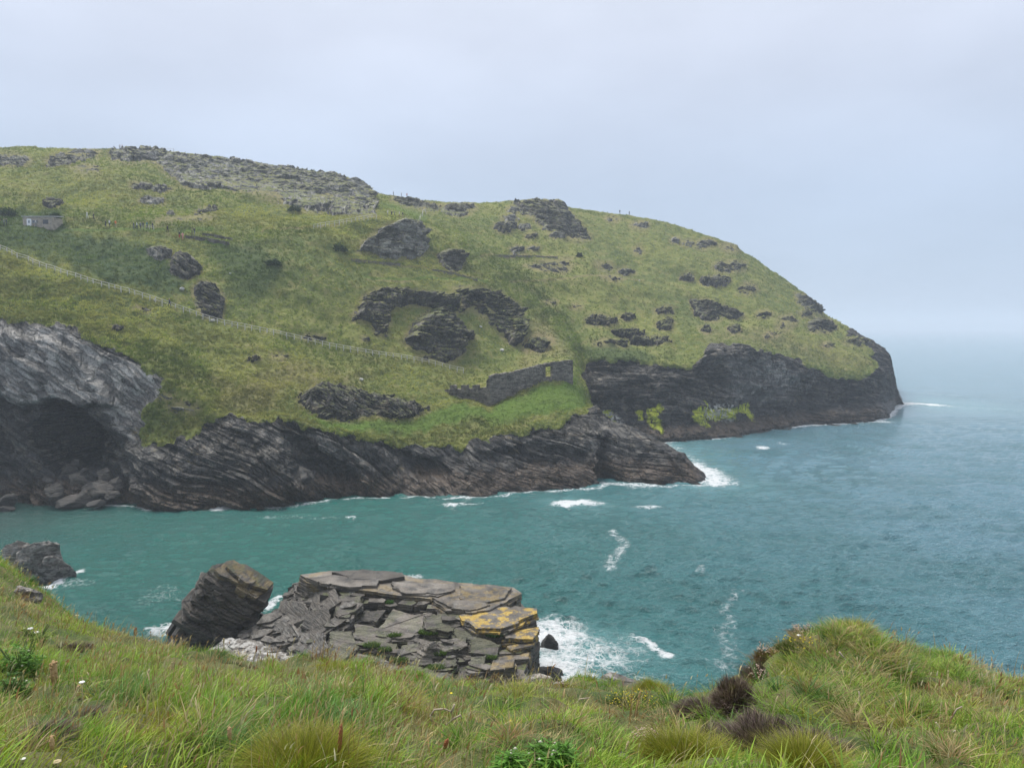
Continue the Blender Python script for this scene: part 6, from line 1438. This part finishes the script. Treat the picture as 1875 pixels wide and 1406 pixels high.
# ------------------------------------------------------------------ the sea: a fan of waves from below the viewpoint to the horizon
nb, = (1000,)
beta = np.linspace(-0.80, 0.80, nb)
inv = np.concatenate([np.linspace(1 / 34, 1 / 420, 880), np.linspace(1 / 420, 1 / 9000, 61)[1:]])
rr = 1 / inv
SX = np.tan(beta)[None, :] * rr[:, None]; SY = np.broadcast_to(rr[:, None], SX.shape).copy()
SX, SY = SX.astype(np.float32), SY.astype(np.float32)
dR = np.gradient(rr)[:, None]
def waves(X, Y, dr):
    rg = np.random.default_rng(5)
    h = np.zeros_like(X); ox = np.zeros_like(X); oy = np.zeros_like(X)
    wx = X + 3 * fbm(X / 25, Y / 25, 0.5, 2, 101); wy = Y + 3 * fbm(X / 25, Y / 25, 7.5, 2, 102)
    gust = 0.75 + 0.5 * (vnoise(X / 60, Y / 60, 0.5, 103))
    for i in range(46):
        lam = 0.8 * (5.8 / 0.8) ** rg.random()
        th = rad(-97 + rg.normal() * 24)                # running towards the shore
        kx, ky = math.cos(th) * 2 * math.pi / lam, math.sin(th) * 2 * math.pi / lam
        a = 0.0185 * lam ** 0.6
        ph = kx * wx + ky * wy + rg.random() * 6.283
        w = a * sstep(0.42, 0.2, dr / lam) * gust
        c = np.cos(ph)
        h += w * np.sin(ph); ox += w * 0.55 * math.cos(th) * c; oy += w * 0.55 * math.sin(th) * c
    return h, ox, oy
hw, ox, oy = waves(SX, SY, np.maximum(np.abs(dR), rr[:, None] * (beta[1] - beta[0])))
calm = 0.35 + 0.65 * sstep(-75, 20, SX + 0.15 * SY)          # the head of the cove lies sheltered
calm = np.maximum(calm, sstep(120, 90, SY) * 0.8)
# foam, measured along the shores
JN = [(fbm(SX / k, SY / k, 0.5, 3, 110 + i), fbm(SX / k, SY / k, 7.5, 3, 116 + i)) for i, k in enumerate((3.0, 4.0, 5.0))]
def shore(pts): return [tuple(sea_at(x, y)[:2]) for x, y in pts]
def fline(pts, w, amp=1.0, jit=2.0, s=0):
    P = np.array(shore(pts)); mg = 2.5 * w + jit + 1
    r0, r1 = np.searchsorted(rr, [P[:, 1].min() - mg, P[:, 1].max() + mg])
    out = np.zeros(SX.shape, np.float32)
    m = (SX[r0:r1] > P[:, 0].min() - mg) & (SX[r0:r1] < P[:, 0].max() + mg)
    jx, jy = JN[s % 3]
    d = line_d(SX[r0:r1][m] + jit * jx[r0:r1][m], SY[r0:r1][m] + jit * jy[r0:r1][m], list(P))
    out[r0:r1][m] = amp * np.exp(-(d / w) ** 2)
    return out
def fspot(x, y, rx, ry, amp=1.0, s=0):
    c = sea_at(x, y); ky = rx / FPX * c[1]; kd = abs(sea_at(x, y - ry)[1] - sea_at(x, y + ry)[1]) / 2
    jx, jy = JN[s % 3]
    return amp * np.exp(-(((SX + 1.2 * jx - c[0]) / ky) ** 2 + ((SY + 1.2 * jy - c[1]) / kd) ** 2) ** 1.5)
FO = [
 fline([(252, 928), (300, 935), (400, 931), (500, 929), (560, 922), (650, 912), (760, 909), (860, 912), (920, 908), (1000, 899), (1100, 893), (1118, 884), (1135, 886), (1200, 891), (1300, 889)], 0.9, 0.72, 1.2, 1),
 fline([(500, 930), (545, 925)], 2.0, 0.75, 1, 2), fline([(390, 932), (425, 930)], 1.6, 0.9, 1, 3), fline([(975, 901), (1020, 899)], 2.2, 0.7, 1.5, 4), fline([(1115, 885), (1200, 890)], 2.0, 0.72, 1.5, 5),
 fline([(1205, 812), (1225, 808), (1300, 803), (1340, 799), (1390, 787), (1500, 778), (1560, 774), (1620, 767), (1645, 744)], 2.2, 0.9, 1.5, 6),
 fline([(1305, 886), (1290, 862), (1250, 835), (1222, 812)], 4.0, 0.52, 2.5, 7), fline([(1262, 850), (1300, 868), (1312, 884)], 4.0, 0.9, 2, 8),
 fline([(1640, 742), (1665, 738), (1720, 742)], 5.0, 1.0, 3, 9), fline([(1640, 744), (1700, 742), (1800, 748), (1880, 752)], 8.0, 0.42, 6, 10), fline([(1640, 718), (1720, 722), (1880, 735)], 8.0, 0.42, 6, 11), fline([(1560, 772), (1610, 772)], 6, 0.7, 3, 33),
 fspot(1055, 921, 52, 6, 1.15, 12), fspot(838, 922, 42, 3.2, 0.9, 13), fspot(1185, 930, 36, 4, 0.75, 14), fspot(1395, 820, 16, 4, 0.85, 15), fspot(1430, 812, 18, 4, 0.55, 34), fspot(640, 946, 14, 2.5, 0.75, 16),
 fline([(1120, 975), (1145, 995), (1122, 1020), (1108, 1040)], 1.3, 0.56, 1.2, 17), fspot(1282, 1042, 14, 5, 0.5, 18),
 fline([(1365, 1080), (1330, 1110), (1322, 1150), (1340, 1190), (1325, 1225)], 1.2, 0.44, 1.5, 19),
 fspot(1015, 1165, 75, 45, 1.0, 20), fspot(1060, 1200, 130, 48, 0.68, 21), fspot(1005, 1225, 70, 40, 1.0, 22), fspot(1110, 1190, 120, 40, 0.5, 23), fline([(1160, 1165), (1195, 1182), (1220, 1205)], 0.7, 0.85, 0.8, 24), fspot(1190, 1240, 60, 16, 0.45, 35),
 fline([(85, 1075), (130, 1052), (150, 1045)], 0.9, 0.95, 0.8, 25), fspot(110, 1070, 60, 12, 0.5, 26), fspot(300, 1155, 40, 14, 0.9, 27), fspot(290, 1090, 50, 30, 0.42, 28), fspot(760, 1058, 36, 5, 0.7, 29),
 fspot(505, 1105, 12, 20, 0.8, 30), fline([(480, 945), (640, 950)], 1.5, 0.42, 2, 31), fline([(130, 926), (240, 926)], 0.8, 0.85, 0.7, 32),
]
foam = np.clip(np.maximum.reduce(FO), 0, 1.2)
aer = np.clip(np.maximum.reduce([fspot(1040, 1190, 150, 60, 0.9, 40), fline([(1205, 812), (1300, 803), (1400, 786)], 7, 0.45, 2, 41), fline([(1305, 886), (1262, 850), (1222, 812)], 9, 0.6, 3, 42), fspot(1720, 740, 120, 16, 0.6, 43), fspot(1055, 921, 75, 12, 0.5, 44), fspot(1170, 1210, 150, 45, 0.35, 45)]), 0, 1)
# shallow green cove -> deep blue sea, lightened in colour for the sky's reflection
ux = SX + 12 * fbm(SX / 45, SY / 45, 0.5, 3, 131); uy = SY + 12 * fbm(SX / 45, SY / 45, 3.5, 3, 132)
deep = sstep(-30, 75, ux + 0.10 * (uy - 110)); deep = np.clip(deep + sstep(260, 420, uy), 0, 1)
murk = sstep(-45, -80, ux - 0.1 * (uy - 120)) * sstep(95, 112, uy)
wv = hw * calm * (1 - 0.4 * np.clip(foam, 0, 1))
SEAP = np.stack([SX + ox * calm, SY + oy * calm, wv + 0.16 * np.clip(foam, 0, 1) * (0.6 + fbm(SX * 1.1, SY * 1.1, 0.5, 3, 140))], -1)
s = NT("sea_water")
p = s.pos
fo, ae = s.attr('foam'), s.attr('aer')
c = s.mixc(s.attr('deep'), (0.010, 0.140, 0.115), (0.102, 0.232, 0.288))  # open-sea colour holds painted sky reflection besides the water's own blue
c = s.mixc(s.ramp(s.noise(p, 0.05, 4, 0.6), 0.4, 0.65, 0, 0.4), c, (0.016, 0.110, 0.105))
c = s.mixc(s.attr('murk'), c, (0.022, 0.085, 0.072))
c = s.mixc(s.math('MULTIPLY', ae, 0.85), c, (0.16, 0.36, 0.37))
lace = s.voro(s.noise(p, 0.7, 3, 0.5, out='Color'), 9.0, 'DISTANCE_TO_EDGE')
wob = s.n('ShaderNodeVectorMath', operation='ADD'); s.put(wob.inputs[0], p); s.put(wob.inputs[1], s.noise(p, 0.9, 3, 0.6, out='Color'))
lace = s.math('MINIMUM', s.voro(wob.outputs[0], 0.62, 'DISTANCE_TO_EDGE'), s.math('MULTIPLY', s.voro(wob.outputs[0], 1.9, 'DISTANCE_TO_EDGE'), 1.5))
fn = s.noise(p, 1.1, 8, 0.75)
th = s.math('ADD', s.math('MULTIPLY', s.math('SUBTRACT', fn, 0.5), 1.3), s.math('MULTIPLY', s.math('SUBTRACT', 0.13, lace), 1.5))
ff = s.ramp(s.math('ADD', fo, s.math('MULTIPLY', th, s.ramp(fo, 0.05, 0.35))), 0.42, 1.02)
caps = s.math('MULTIPLY', s.ramp(s.noise(s.mapv(p, (0.5, 1, 1)), 0.75, 5, 0.75), 0.735, 0.78), 0.75)
ff = s.math('MAXIMUM', ff, caps)
s.set('Base Color', s.mixc(ff, c, (0.80, 0.83, 0.84)))
s.set('Roughness', s.math('ADD', 0.05, s.math('MULTIPLY', ff, 0.5)))
s.set('IOR', 1.40)
s.set('Specular IOR Level', 0.5)
b1 = s.bump(s.noise(s.mapv(p, (0.42, 1, 1), (0, 0, 0.12)), 1.3, 6, 0.66), 0.95, 1.0)
b2 = s.bump(s.noise(s.mapv(p, (0.5, 1, 1), (0, 0, -0.15)), 4.0, 4, 0.68), 0.26, 1.0, b1)
s.set('Normal', s.bump(fn, 0.10, s.math('MULTIPLY', ff, 0.8), b2))
q = grid_faces(len(rr), nb)
sea = link("sea", mesh_from("sea", SEAP.reshape(-1, 3), np.full(len(q), 4), q.ravel(), [s.m], None, dict(foam=foam.ravel(), aer=aer.ravel(), deep=deep.ravel(), murk=murk.ravel())))
tag(sea, "choppy turquoise sea with white foam along the rocks", None, None, "structure")

# ------------------------------------------------------------------ sea mist over everything
mb = MB(); mb.box((-9600, -60, -12), (9600, 9600, 112))
s = NT("sea_mist"); s.t.nodes.remove(s.p)
v = s.n('ShaderNodeVolumePrincipled')
v.inputs['Color'].default_value = (0.80, 0.87, 0.97, 1)
v.inputs['Density'].default_value = 0.00040
v.inputs['Anisotropy'].default_value = 0.0
s.t.links.new(v.outputs[0], s.out.inputs['Volume'])
haze = mb.build("haze", [s.m]); tag(haze, None, None, None, "stuff")
